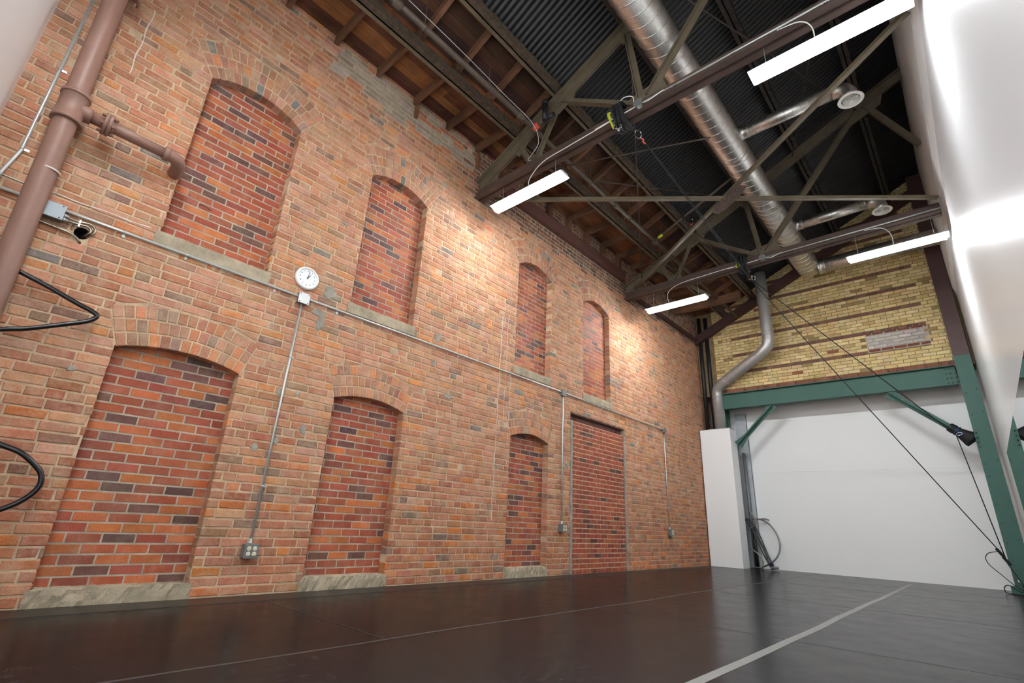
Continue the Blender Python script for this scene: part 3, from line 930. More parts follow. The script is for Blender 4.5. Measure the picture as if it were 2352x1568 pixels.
# trusses
TZ = 5.10
def gus(mb, pts, y, th=0.012):
    mb.prism([(a, y - th / 2, b_) for a, b_ in pts], (0, th, 0))
def truss(Y, label):
    t = thing('roof_truss', label, 'truss', (0.0, Y, TZ))
    mb = MB()
    p0, p1 = (0.012, Y, zr(0.012)), (5.06, Y, zr(5.06))
    for s in (-1, 1):
        mb.bar(p0, p1, 0.014, 0.15, (0, 0, 1), s * 0.014, -0.066)
        mb.bar(p0, p1, 0.085, 0.012, (0, 0, 1), s * 0.05, -0.0055)
    obj('top_chord', mb, M['truss'], t)
    mb = MB()
    q0, q1 = (0.012, Y, TZ), (5.06, Y, TZ)
    for s in (-1, 1):
        mb.bar(q0, q1, 0.014, 0.17, (0, 0, 1), s * 0.014, 0.085)
        mb.bar(q0, q1, 0.085, 0.012, (0, 0, 1), s * 0.05, 0.006)
    obj('bottom_chord', mb, M['chord'], t)
    webs = [((0.80, zr(0.80) - 0.10), (1.04, TZ + 0.13), 0.07), ((1.50, zr(1.50) - 0.12), (1.12, TZ + 0.13), 0.05), ((1.56, zr(1.56) - 0.12), (2.56, TZ + 0.20), 0.07),
            ((2.52, zr(2.52) - 0.12), (2.67, TZ + 0.18), 0.07), ((4.42, zr(4.42) - 0.12), (2.76, TZ + 0.18), 0.085), ((4.52, zr(4.52) - 0.12), (5.05, 6.33), 0.085)]
    for a, c, w in webs:
        mb = MB()
        A = (a[0], Y, a[1]); C = (c[0], Y, c[1])
        mb.bar(A, C, 0.010, w, (0, 1, 0) if False else (1, 0, 0.001), 0, 0)
        d = (Vector(C) - Vector(A)).normalized(); n = Vector((d.z, 0, -d.x))
        for s in (-1, 1):
            o_ = n * (w / 2)
            mb.bar(Vector(A) + o_ + Vector((0, s * 0.022, 0)), Vector(C) + o_ + Vector((0, s * 0.022, 0)), 0.044, 0.010, n)
        obj('web_member', mb, M['truss'], t)
    plates = [[(0.015, 5.13), (0.40, 5.13), (0.40, zr(0.40) - 0.06), (0.015, zr(0.015) - 0.06)],
              [(0.66, zr(0.66) - 0.08), (0.93, zr(0.93) - 0.08), (0.93, zr(0.93) - 0.2), (0.80, zr(0.8) - 0.28)],
              [(1.34, zr(1.34) - 0.08), (1.78, zr(1.78) - 0.08), (1.72, zr(1.72) - 0.24), (1.48, zr(1.48) - 0.26)],
              [(2.38, zr(2.38) - 0.08), (2.66, zr(2.66) - 0.08), (2.64, zr(2.64) - 0.24), (2.46, zr(2.46) - 0.24)],
              [(4.16, zr(4.16) - 0.08), (4.80, zr(4.80) - 0.08), (4.72, zr(4.72) - 0.32), (4.25, zr(4.25) - 0.30)],
              [(0.92, TZ + 0.10), (1.24, TZ + 0.10), (1.20, TZ + 0.27), (0.96, TZ + 0.27)],
              [(2.36, TZ + 0.10), (3.00, TZ + 0.10), (2.93, TZ + 0.34), (2.66, TZ + 0.32), (2.42, TZ + 0.26)]]
    for P in plates:
        mb = MB(); gus(mb, P, Y)
        cx = sum(p[0] for p in P) / len(P); czz = sum(p[1] for p in P) / len(P)
        for p in P:
            for k in (0.35, 0.7):
                mb.ball((cx + (p[0] - cx) * k, Y - 0.008, czz + (p[1] - czz) * k), 0.011, 6, 1, 0.8, 1)
        obj('gusset_plate', mb, M['truss'], t)
    return t
T1 = truss(4.12, 'nearer steel roof truss above the first hanging lamps')
T2 = dup(T1, (0, 4.30, 0), 'farther steel roof truss, toward the yellow brick gable')
T0 = dup(T1, (0, -4.32, 0), 'steel roof truss overhead at the near white wall')

def rodthing(name, label, pts, r, mat='rod', cat='rod'):
    return tag(obj(name, MB().tube(pts, r, 8), M[mat]), label, cat)
def xbrace(p0, p1, label):
    mb = MB(); mb.bar(p0, p1, 0.052, 0.008); mb.bar(p0, p1, 0.008, 0.045, (0, 0, 1), 0.022, 0.022)
    return tag(obj('bracing_bar', mb, M['truss']), label, 'brace')
xbrace((0.10, 4.39, 5.215), (5.05, 8.19, 5.215), 'flat steel brace from the first truss heel across to the far right wall end')
xbrace((0.25, 8.38, 5.29), (5.05, 4.75, 5.29), 'flat steel brace crossing the other one, from near right wall to the far truss heel')
sd = Vector((0.8, -0.6, 0)); sn = Vector((0.6, 0.8, 0)); so = Vector((2.80, 6.46, 5.202))
obj_sp = MB().prism([so + sd * a + sn * b_ for a, b_ in ((-0.34, -0.05), (-0.2, -0.09), (0.2, -0.09), (0.34, -0.05), (0.34, 0.05), (0.2, 0.09), (-0.2, 0.09), (-0.34, 0.05))], (0, 0, 0.008))
for k in range(6):
    for e in (-0.04, 0.04):
        q = so + sd * (-0.25 + 0.1 * k) + sn * e
        obj_sp.ball((q.x, q.y, q.z - 0.004), 0.013, 6)
tag(obj('splice_plate', obj_sp, M['chord']), 'riveted steel plate where the two long roof braces cross', 'plate')
xbrace((0.62, 8.30, 5.64), (1.30, 9.6, 5.30), 'short brown steel brace dropping from the farther truss rafter into the far bay')
rodthing('tie_rod', 'thin rusty roof rod falling from the first truss to the far wall corner', [(2.52, 4.2, 6.40), (0.45, 8.3, 5.42)], 0.011)
rodthing('tie_rod', 'thin rusty roof rod rising from near wall corner to the second truss', [(0.50, 4.2, 5.46), (2.50, 8.3, 6.42)], 0.009)
rodthing('tie_rod', 'thin rusty roof rod right of the big duct, rising to the highest purlin', [(3.2, 4.2, 6.60), (4.40, 8.3, 7.30)], 0.010)
rodthing('tie_rod', 'thin rod spanning from the first lamp up behind the big duct', [(0.9, 4.30, 5.28), (3.05, 5.17, 5.28)], 0.010)
rodthing('tie_rod', 'thin rod in the dark roof right of the duct, sloping to the right wall', [(3.4, 8.3, 6.9), (5.03, 4.3, 7.6)], 0.010)

# ------------------------------------------------------------------ sprinkler pipe
sp = thing('sprinkler_pipe', 'old iron sprinkler pipe running under the roof planks between two purlins', 'pipe', (1.15, 5.0, 5.66))
obj('pipe', MB().tube([(1.17, -0.44, 5.66), (1.17, 4.0, 5.66), (1.14, 4.7, 5.66), (1.13, 11.8, 5.66)], 0.034, 14), M['iron'], sp)
for yy in (1.75, 3.7, 6.15, 7.55):
    obj('coupling', MB().lathe((1.165 if yy < 4 else 1.135, yy - 0.05, 5.66), (0, 1, 0), [(0, 0.044), (0.02, 0.05), (0.08, 0.05), (0.1, 0.044)], 14), M['iron'], sp)
for yy in (2.1, 3.1, 5.4, 6.6, 7.8, 9.5):
    xx = 1.17 if yy < 4 else 1.135
    mb = MB().tube([(xx + 0.042 * math.cos(a * math.pi / 8), yy, 5.66 + 0.042 * math.sin(a * math.pi / 8)) for a in range(16)], 0.005, 6, False, True)
    mb.tube([(xx, yy, 5.70), (xx, yy, 6.03 + SL * (xx - 0.78))], 0.005, 6)
    obj('hanger', mb, M['iron'], sp)
vl = thing('sprinkler_valve', 'dark pipe tee with a red fitting beside the first truss rafter', 'valve', (1.22, 4.0, 5.66))
obj('tee_body', MB().tube([(1.36, 3.98, 5.70), (1.50, 3.98, 5.70)], 0.035, 12).tube([(1.38, 3.94, 5.64), (1.38, 3.94, 5.92)], 0.036, 12).ball((1.38, 3.94, 5.94), 0.05, 12), M['black_pipe'], vl)
obj('body_link', MB().tube([(1.20, 3.97, 5.66), (1.38, 3.95, 5.68)], 0.028, 12), M['iron'], vl)
obj('red_fitting', MB().lathe((1.16, 3.97, 5.66), (1, 0.0, 0.05), [(0, 0.03), (0.01, 0.05), (0.05, 0.052), (0.06, 0.042), (0.1, 0.04)], 12), M['red'], vl)['label'] = 'red painted fitting'
br_ = thing('branch_pipe', 'thin iron branch pipe rising from the sprinkler pipe under the dark roof', 'pipe', (1.2, 7.5, 5.7))
obj('pipe', MB().tube([(1.17, 7.52, 5.69), (1.67, 7.5, 5.91), (2.62, 7.5, 6.36), (3.4, 7.5, 6.73)], 0.022, 10), M['iron'], br_)
obj('yellow_collar', MB().tube([(1.21, 7.518, 5.708), (1.29, 7.515, 5.743)], 0.027, 10), M['yellow_strap'], br_)

# ------------------------------------------------------------------ ducts
DX, DZ, DR = 2.89, 6.16, 0.215
dc = thing('spiral_duct', 'large round galvanised spiral duct running lengthwise under the dark roof', 'duct', (DX, 5.0, DZ))
obj('duct_body', MB().lathe((DX, -0.44, DZ), (0, 1, 0), [(0, DR), (11.60, DR), (11.70, DR * 0.96), (11.76, DR * 0.8), (11.78, 0.01)], 48), M['galv'], dc)
hel = []
turns = 70; pit = 11.4 / turns
for k in range(turns * 24 + 1):
    a = 2 * math.pi * k / 24
    hel.append((DX + (DR + 0.001) * math.cos(a), -0.4 + pit * k / 24, DZ + (DR + 0.001) * math.sin(a)))
obj('spiral_seam', MB().tube(hel, 0.0064, 5), M['galv'], dc)
for yy in (2.9, 6.6, 9.9):
    obj('joint_band', MB().lathe((DX, yy, DZ), (0, 1, 0), [(0, DR + 0.001), (0.006, DR + 0.006), (0.05, DR + 0.006), (0.056, DR + 0.001)], 48, False), M['galv'], dc)
def branch(Y, Z, r, x1, dif, label):
    t = thing('branch_duct', label, 'duct', (3.1, Y, Z))
    obj('branch_pipe', MB().tube([(DX + 0.16, Y, Z), (x1, Y, Z)], r, 28), M['galv'], t)
    h = []
    for k in range(int((x1 - 3.13) / 0.10) * 16):
        a = 2 * math.pi * k / 16
        h.append((3.13 + 0.10 * k / 16, Y + (r + 0.0005) * math.cos(a), Z + (r + 0.0005) * math.sin(a)))
    obj('spiral_seam', MB().tube(h, 0.0034, 5), M['galv'], t)
    obj('collar', MB().lathe((DX + 0.19, Y, Z), (1, 0, 0), [(0, r + 0.012), (0.03, r + 0.012), (0.035, r + 0.004), (0.11, r + 0.004), (0.112, r + 0.008), (0.125, r + 0.008), (0.127, r)], 28, False), M['galv'], t)
    if dif:
        dx, dz = dif
        mb = MB()
        arcp = [(x1 - 0.02, Y, Z)]
        for k in range(1, 6):
            a = k * math.pi / 10
            arcp.append((x1 + (dx - x1) * math.sin(a), Y, Z - (dx - x1) * (1 - math.cos(a))))
        arcp.append((dx, Y, dz + 0.01))
        obj('elbow', MB().tube(arcp, r + 0.003, 24), M['galv'], t)
        D = obj('diffuser', MB().lathe((dx, Y, dz + 0.03), (0, 0, -1), [(0.0, r + 0.01), (0.02, 0.135), (0.030, 0.146), (0.036, 0.143), (0.032, 0.104), (0.02, 0.100), (0.012, 0.100)], 40, False), M['white'], t)
        for rr in (0.082, 0.062, 0.042, 0.022):
            obj('ring', MB().lathe((dx, Y, dz + 0.010), (0, 0, -1), [(0.0, rr - 0.009), (0.018, rr + 0.003), (0.021, rr + 0.002), (0.004, rr - 0.010)], 36, False), M['white'], D)
        obj('throat', MB().lathe((dx, Y, dz + 0.016), (0, 0, 1), [(0, 0.105), (0.004, 0.105)], 36), M['dark'], D)
    return t
branch(6.40, 6.20, 0.090, 4.28, (4.43, 5.97), 'galvanised branch duct with round white diffuser, the nearer of the two')
branch(9.40, 6.19, 0.0925, 4.24, (4.39, 5.97), 'galvanised branch duct with round white diffuser, the farther of the two')
branch(11.22, 6.12, 0.155, 5.06, None, 'plain galvanised branch duct at the far end of the big duct')
# vent down to the white casing
vd = thing('vent_duct', 'dull galvanised vent duct bending down in front of the gable into the white casing', 'duct', (0.42, 11.95, 2.975))
path = [(0.43, 11.98, 2.975), (0.43, 11.98, 3.86), (0.47, 11.95, 3.97), (0.58, 11.90, 4.05), (1.62, 11.62, 4.56), (1.77, 11.58, 4.68), (1.82, 11.57, 4.84), (1.82, 11.57, 5.95), (1.82, 11.57, 6.5)]
obj('duct_run', MB().tube(path, 0.125, 28), M['galv_dull'], vd)
for (p, d, w) in [((0.43, 11.98, 3.74), (0, 0, 1), 0.02), ((0.70, 11.868, 4.108), (1, -0.27, 0.49), 0.02), ((1.52, 11.647, 4.51), (1, -0.27, 0.49), 0.02), ((1.82, 11.57, 4.92), (0, 0, 1), 0.02), ((1.82, 11.57, 4.99), (0, 0, 1), 0.012), ((1.82, 11.57, 5.94), (0, 0, 1), 0.02)]:
    obj('joint_band', MB().lathe(p, d, [(0, 0.1255), (w * 0.3, 0.130), (w * 0.7, 0.130), (w, 0.1255)], 28, False), M['galv_dull'], vd)

# ------------------------------------------------------------------ hanging lamps
def lamp(x0, x1, Y, zb, label):
    key = 'near' if Y < 2 else ('mid' if Y < 6 else 'far')
    t = thing('hanging_lamp', label, 'lamp', ((x0 + x1) / 2, Y, zb), 'hanging strip lamps')
    obj('housing', MB().prism([(x0 - 0.03, Y - 0.104, zb + 0.058), (x0 - 0.03, Y + 0.104, zb + 0.058), (x0 - 0.03, Y + 0.098, zb + 0.066), (x0 - 0.03, Y + 0.05, zb + 0.094), (x0 - 0.03, Y - 0.05, zb + 0.094), (x0 - 0.03, Y - 0.098, zb + 0.066)], (x1 - x0 + 0.06, 0, 0)), M['white'], t)
    prof = [(-0.080, 0.057)] + [(-0.080 * math.cos(a * math.pi / 8), 0.050 - 0.050 * math.sin(a * math.pi / 8)) for a in range(0, 9)] + [(0.080, 0.057)]
    obj('diffuser', MB().prism([(x0 + 0.016, Y + a, zb + c) for a, c in prof], (x1 - x0 - 0.032, 0, 0)), M['lamp_diffuser_' + key], t)
    for xa in (x0, x1 - 0.016):
        obj('end_cap', MB().prism([(xa, Y + a * 1.03, zb + c - (0.001 if c < 0.03 else 0)) for a, c in prof], (0.016, 0, 0)), M['lamp_end_' + key], t)
    for xa in (x0 + 0.12, x1 - 0.12):
        obj('suspension_wire', MB().tube([(xa, Y, zb + 0.08), (xa, Y, TZ + 0.004)], 0.003, 6), M['emt'], t)
    return t
L1 = lamp(0.40, 1.555, 4.12, 4.735, 'hanging strip lamp under the nearer truss, beside the brick wall')
obj('cord', MB().tube(smooth_path([(1.02, 4.12, 4.81), (1.05, 4.06, 4.93), (1.3, 4.02, 5.06), (1.70, 4.02, 5.09), (2.2, 4.02, 5.11), (2.36, 4.02, 5.12)], 8), 0.006, 6), M['white'], L1)
L2 = lamp(3.83, 5.02, 4.12, 4.745, 'hanging strip lamp under the nearer truss, beside the white right wall')
obj('cord', MB().tube(smooth_path([(4.36, 4.12, 4.82), (4.36, 4.06, 4.98), (4.28, 4.03, 5.08), (4.1, 4.03, 5.12)], 8), 0.006, 6), M['white'], L2)
L3 = lamp(0.50, 1.635, 8.42, 4.69, 'hanging strip lamp under the farther truss, beside the brick wall')
obj('cord', MB().tube(smooth_path([(0.94, 8.42, 4.77), (0.95, 8.36, 4.98), (1.2, 8.32, 5.09), (1.7, 8.32, 5.12), (2.2, 8.32, 5.13)], 8), 0.006, 6), M['white'], L3)
L4 = lamp(3.89, 5.04, 8.42, 4.69, 'hanging strip lamp under the farther truss, beside the white right wall')
obj('cord', MB().tube(smooth_path([(4.45, 8.42, 4.77), (4.45, 8.36, 4.95), (4.36, 8.33, 5.08), (4.15, 8.33, 5.12)], 8), 0.006, 6), M['white'], L4)
lamp(1.45, 2.605, -0.2, 4.735, 'hanging strip lamp overhead at the near end, on the brick wall side')
lamp(3.60, 4.80, -0.2, 4.735, 'hanging strip lamp overhead at the near end, beside the right wall')

# ------------------------------------------------------------------ conduits on the trusses
def clip(mb, p, r):
    mb.box(p[0] - 0.012, p[0] + 0.012, p[1] - r - 0.004, p[1] + r + 0.004, p[2] - r - 0.004, p[2] + r + 0.004)
def truss_conduit(Y, xbox, label1, label2):
    t = thing('ceiling_conduit', label1, 'conduit', (xbox, Y, 5.1))
    obj('tube', MB().tube([(xbox + 0.05, Y, 5.135), (5.05, Y, 5.135)], 0.011, 10), M['emt'], t)
    mb = MB()
    for xx in (3.1, 3.7, 4.5): mb.tube([(xx + 0.017 * math.cos(a), Y, 5.135 + 0.017 * math.sin(a)) for a in [k * math.pi / 5 for k in range(10)]], 0.004, 5, False, True)
    obj('tie', mb, M['black_pipe'], t)
    obj('cord', MB().tube(smooth_path([(2.1, Y, 5.12), (2.45, Y, 5.125), (xbox - 0.04, Y, 5.13)], 6) , 0.007, 6), M['white'], t)
    obj('cord', MB().tube(smooth_path([(xbox + 0.04, Y - 0.01, 5.12), (xbox + 0.14, Y - 0.03, 5.09), (xbox + 0.24, Y - 0.02, 5.12), (xbox + 0.3, Y, 5.15)], 6), 0.006, 6), M['white'], t)
    q = thing('junction_box', label2, 'box', (xbox, Y, 5.13))
    obj('box_body', MB().lathe((xbox, Y + 0.02, 5.14), (0, -1, 0), [(0, 0.052), (0.045, 0.052), (0.05, 0.056), (0.055, 0.056)], 16), M['boxgrey'], q)
    return t
truss_conduit(4.02, 2.68, 'steel conduit and white cable clipped along the nearer truss bottom chord', 'round grey junction box on the nearer truss bottom chord')
truss_conduit(8.32, 2.70, 'steel conduit and white cable clipped along the farther truss bottom chord', 'round grey junction box on the farther truss bottom chord')
tag(obj('white_cable', MB().tube(smooth_path([(2.62, 4.02, 5.20), (2.60, 4.02, 5.30), (2.50, 4.0, 5.33), (2.42, 4.0, 5.26), (2.40, 4.0, 5.16)], 8), 0.006, 6), M['white']), 'white cable loop arching over the junction box on the nearer truss', 'cable')
tag(obj('white_cable', MB().tube(smooth_path([(1.26, -0.3, 5.72), (1.24, 2.2, 5.72), (1.22, 3.3, 5.69), (1.24, 3.85, 5.62), (1.22, 4.02, 5.45), (1.12, 4.04, 5.33), (1.02, 4.05, 5.27), (1.06, 4.06, 5.24)], 8), 0.0048, 6), M['cable']), 'long white cable running along the sprinkler pipe and down to the nearer truss', 'cable')

# ------------------------------------------------------------------ big brown pipe on the wall
PX = 0.20
bp = thing('drain_pipe', 'thick brown painted iron pipe rising up the brick wall at the left', 'pipe', (PX, -0.115, 0))
obj('pipe_run', MB().tube([(PX, -0.085, 0.0), (PX, -0.11, 2.0), (PX, -0.14, 3.4), (PX, -0.165, 4.6), (PX, -0.18, 5.9)], 0.070, 28), M['pipe'], bp)
tee = obj('tee_fitting', MB().lathe((PX, -0.134, 3.26), (0, -0.012, 1), [(0, 0.071), (0.002, 0.092), (0.028, 0.092), (0.034, 0.083), (0.226, 0.083), (0.232, 0.092), (0.258, 0.092), (0.26, 0.071)], 32), M['pipe'], bp)
obj('tee_outlet', MB().lathe((PX, -0.06, 3.395), (0, 1, 0.0), [(-0.07, 0.078), (-0.02, 0.064), (0.02, 0.060), (0.045, 0.060), (0.046, 0.044)], 28), M['pipe'], tee)
obj('paint_line', MB().lathe((PX, -0.114, 2.83), (0, -0.012, 1), [(0, 0.0705), (0.002, 0.073), (0.012, 0.073), (0.014, 0.0705)], 28, False), M['limewash'], bp)['label'] = 'whitish ring of paint residue'
obj('branch_run', MB().tube([(PX, -0.03, 3.395), (PX, 0.50, 3.39)], 0.043, 24), M['pipe'], bp)
fl = obj('flange', MB().lathe((PX, 0.055, 3.395), (0, 1, 0), [(0, 0.045), (0.0, 0.086), (0.022, 0.086), (0.023, 0.078), (0.026, 0.078), (0.027, 0.086), (0.050, 0.086), (0.050, 0.053), (0.075, 0.050)], 28), M['pipe'], bp)
for k in range(6):
    a = math.pi / 6 + k * math.pi / 3
    cx, czz = PX + 0.071 * math.cos(a), 3.395 + 0.071 * math.sin(a)
    obj('bolt', MB().lathe((cx, 0.032, czz), (0, 1, 0), [(0, 0.008), (0.008, 0.008), (0.008, 0.013), (0.024, 0.013), (0.024, 0.008), (0.075, 0.008), (0.075, 0.013), (0.092, 0.013), (0.092, 0.008), (0.104, 0.008)], 6), M['pipe'], fl)
el = [(PX, 0.47, 3.39), (PX, 0.515, 3.39), (PX - 0.014, 0.558, 3.385), (PX - 0.05, 0.585, 3.375), (PX - 0.10, 0.595, 3.365), (-0.002, 0.597, 3.36)]
obj('elbow', MB().tube(smooth_path(el, 6), 0.052, 24), M['pipe'], bp)
obj('elbow_collar', MB().lathe((PX, 0.462, 3.39), (0, 1, 0), [(0, 0.044), (0.0, 0.06), (0.035, 0.06), (0.04, 0.052)], 24), M['pipe'], bp)
obj('top_collar', MB().lathe((PX, -0.166, 4.70), (0, -0.012, 1), [(0, 0.071), (0.0, 0.10), (0.03, 0.10), (0.035, 0.085), (0.2, 0.085)], 28), M['pipe'], bp)
obj('side_flange', MB().lathe((PX, -0.09, 4.66), (0, 1, 0), [(0, 0.05), (0.05, 0.05), (0.05, 0.08), (0.075, 0.08)], 24), M['pipe'], bp)

# ------------------------------------------------------------------ wall conduits
def conduit(name, label, pts, straps, r=0.0105, smoothn=0):
    t = thing(name, label, 'conduit', pts[0])
    p = smooth_path(pts, smoothn) if smoothn else pts
    obj('tube', MB().tube(p, r, 12), M['emt'], t)
    for (y, z_, vert) in straps:
        mb = MB()
        if vert:
            mb.box(0.005, 0.012, y - 0.004, y + 0.040, z_ - 0.009, z_ + 0.009); mb.lathe((0.022, y, z_ - 0.009), (0, 0, 1), [(0, r + 0.002), (0.018, r + 0.002)], 12)
            mb.lathe((0.01, y + 0.03, z_), (1, 0, 0), [(0, 0.006), (0.006, 0.006)], 6)
        else:
            mb.box(0.005, 0.012, y - 0.009, y + 0.009, z_ - 0.042, z_ + 0.004); mb.lathe((0.022, y - 0.009, z_), (0, 1, 0), [(0, r + 0.002), (0.018, r + 0.002)], 12)
            mb.lathe((0.01, y, z_ - 0.033), (1, 0, 0), [(0, 0.006), (0.006, 0.006)], 6)
        obj('strap', mb, M['emt'], t)
    return t
CX = 0.022
conduit('wall_conduit', 'long horizontal steel conduit running along the brick wall under the upper sills', [(CX, -0.44, 2.672), (CX, 0.5, 2.674), (CX, 1.9, 2.672), (CX, 6.3, 2.668), (CX, 9.83, 2.64)],
        [(0.42, 2.674, 0), (0.86, 2.674, 0), (1.62, 2.673, 0), (2.28, 2.672, 0), (4.0, 2.67, 0), (5.0, 2.67, 0), (7.4, 2.66, 0), (8.8, 2.65, 0)])
conduit('wall_conduit', 'vertical steel conduit dropping below the clock to the nearest outlet box', [(CX, 1.895, 2.62), (CX, 1.89, 0.40)], [(1.893, 2.05, 1), (1.89, 0.86, 1)])
conduit('wall_conduit', 'vertical steel conduit between the third lower window and the bricked doorway', [(CX, 6.26, 2.63), (CX, 6.262, 0.68)], [(6.26, 1.8, 1), (6.26, 1.1, 1)])
conduit('wall_conduit', 'vertical steel conduit right of the bricked doorway, farthest down the wall', [(CX, 9.80, 2.62), (CX, 9.82, 0.70)], [(9.81, 1.8, 1), (9.81, 1.1, 1)])
conduit('wall_conduit', 'slanting steel conduit left of the thick brown pipe, by the white wall', [(CX, -0.335, 2.70), (CX, -0.325, 2.80), (CX, -0.285, 3.0), (CX, -0.285, 5.9)], [(-0.285, 3.02, 1), (-0.285, 3.78, 1)])
# electrical boxes
def plainbox(name, label, y, z_, s, d, cover, screws=True):
    t = thing(name, label, 'box', (0.006, y, z_ - s))
    obj('box_body', MB().box(0.004, d, y - s, y + s, z_ - s, z_ + s), M['boxgrey'], t, 0.003)
    cv = obj('cover', MB().box(d, d + 0.006, y - s - 0.004, y + s + 0.004, z_ - s - 0.004, z_ + s + 0.004), M[cover], t, 0.004)
    if screws:
        for a in (-1, 1):
            for c in (-1, 1):
                obj('screw', MB().lathe((d + 0.005, y + a * s * 0.8, z_ + c * s * 0.8), (1, 0, 0), [(0, 0.005), (0.003, 0.005)], 8), M['black_pipe'], cv)
    return t
plainbox('junction_box', 'square pale junction box on the brick wall below the clock', 1.895, 2.655, 0.052, 0.055, 'boxwhite')
plainbox('junction_box', 'small grey junction box above the bricked doorway, left corner', 6.26, 2.655, 0.045, 0.05, 'boxgrey', False)
plainbox('junction_box', 'small grey junction box at the far end of the wall conduit', 9.80, 2.635, 0.045, 0.05, 'boxgrey', False)
jb = thing('junction_box', 'large pale grey junction box beside the thick brown pipe', 'box', (0.006, -0.02, 2.56))
obj('box_body', MB().box(0.004, 0.07, -0.10, 0.052, 2.575, 2.685), M['boxgrey'], jb, 0.003)
cv = obj('cover', MB().box(0.07, 0.077, -0.104, 0.056, 2.571, 2.689), M['boxmid'], jb, 0.006)
for yy, zz in ((-0.06, 2.676), (0.035, 2.678), (-0.06, 2.583), (0.035, 2.583)):
    obj('screw', MB().lathe((0.076, yy, zz), (1, 0, 0), [(0, 0.005), (0.003, 0.005)], 8), M['black_pipe'], cv)
lb = MB().box(0.0772, 0.0778, -0.082, -0.055, 2.645, 2.668)
lab = obj('label_sticker', lb, M['white'], cv)
def outlet(y, z_, label):
    t = thing('outlet_box', label, 'outlet', (0.006, y, z_ - 0.055))
    s = 0.054; d = 0.085
    obj('box_body', MB().box(0.004, d, y - s, y + s, z_ - s, z_ + s), M['boxgrey'], t, 0.003)
    cv = obj('cover', MB().box(d, d + 0.004, y - s - 0.002, y + s + 0.002, z_ - s - 0.002, z_ + s + 0.002), M['boxgrey'], t, 0.002)
    obj('connector', MB().lathe((CX, y, z_ + s), (0, 0, 1), [(0, 0.018), (0.012, 0.018), (0.012, 0.015), (0.04, 0.015)], 10), M['emt'], t)
    for a in (-0.024, 0.024):
        for c in (-0.0205, 0.0205):
            R_ = obj('receptacle', MB().lathe((d + 0.003, y + a, z_ + c), (1, 0, 0), [(0, 0.0172), (0.004, 0.0172), (0.006, 0.015)], 20), M['offwhite'], cv)
            mb = MB().box(d + 0.0088, d + 0.0096, y + a - 0.0075, y + a - 0.0052, z_ + c - 0.001, z_ + c + 0.008)
            mb.box(d + 0.0088, d + 0.0096, y + a + 0.0052, y + a + 0.0075, z_ + c - 0.001, z_ + c + 0.008)
            mb.lathe((d + 0.0088, y + a, z_ + c - 0.008), (1, 0, 0), [(0, 0.003), (0.0008, 0.003)], 8)
            obj_s = obj('slots', mb, M['dark'], t)
    return t
outlet(1.888, 0.342, 'grey four-socket outlet box low on the brick wall between the first two windows')
outlet(6.262, 0.632, 'grey four-socket outlet box left of the bricked-up doorway')
outlet(9.82, 0.645, 'grey outlet box right of the bricked-up doorway')
# flexible conduits into the hole
def flexi(label, pts, ends=True):
    p = smooth_path(pts, 14)
    dense = []
    for i in range(len(p) - 1):
        dense += [p[i], (p[i] + p[i + 1]) / 2]
    dense.append(p[-1])
    rs = [0.0085 if k % 2 else 0.0068 for k in range(len(dense))]
    t = thing('flexible_conduit', label, 'conduit', pts[0])
    obj('armour', MB().tube(dense, rs, 10), M['flex'], t)
    return t
fa = flexi('upper flexible metal conduit curling from the large junction box into the wall hole', [(0.04, 0.056, 2.628), (0.035, 0.09, 2.622), (0.03, 0.15, 2.624), (0.03, 0.215, 2.635), (0.03, 0.248, 2.605), (0.02, 0.240, 2.56), (-0.03, 0.205, 2.53)])
fb = flexi('lower flexible metal conduit curling from the large junction box into the wall hole', [(0.04, 0.056, 2.598), (0.03, 0.10, 2.600), (0.028, 0.16, 2.606), (0.028, 0.205, 2.61), (0.028, 0.226, 2.585), (0.02, 0.215, 2.555), (-0.03, 0.192, 2.535)])
for t, zz in ((fa, 2.628), (fb, 2.598)):
    obj('connector', MB().lathe((0.04, 0.056, zz), (0, 1, 0), [(0, 0.013), (0.012, 0.013), (0.012, 0.010), (0.028, 0.010)], 10), M['emt'], t)
    obj('strap', MB().box(0.006, 0.040, 0.145, 0.157, zz - 0.015, zz + 0.012), M['emt'], t)
flexi('thin flexible metal conduit coming out behind the thick brown pipe to the wall hole', [(0.02, -0.12, 2.545), (0.018, -0.05, 2.535), (0.018, 0.05, 2.528), (0.018, 0.12, 2.522), (0.015, 0.165, 2.505), (0.008, 0.19, 2.483), (-0.02, 0.195, 2.47)])

# ------------------------------------------------------------------ clock
ck = thing('wall_clock', 'round white wall clock hanging above the wall conduit', 'clock', (0.012, 1.896, 2.885))
cy, cz_ = 1.896, 2.885
obj('rim', MB().lathe((0.008, cy, cz_), (1, 0, 0), [(0, 0.118), (0.012, 0.122), (0.030, 0.117), (0.036, 0.108), (0.034, 0.100), (0.024, 0.094), (0.022, 0.001)], 48), M['white'], ck)
fc = obj('dial', MB().lathe((0.029, cy, cz_), (1, 0, 0), [(0, 0.095), (0.003, 0.095)], 48), M['clock_face'], ck)
def hand(name, ang, L, w):
    a = math.radians(ang); d = Vector((0, math.sin(a), math.cos(a)))
    c0 = Vector((0.036, cy, cz_))
    obj(name, MB().bar(c0 - d * L * 0.18, c0 + d * L, 0.003, w, d.cross(Vector((1, 0, 0)))), M['ink'], ck)
hand('hour_hand', 34, 0.048, 0.005); hand('minute_hand', 10, 0.072, 0.0035)
obj('hand_hub', MB().lathe((0.034, cy, cz_), (1, 0, 0), [(0, 0.006), (0.006, 0.006)], 12), M['ink'], ck)
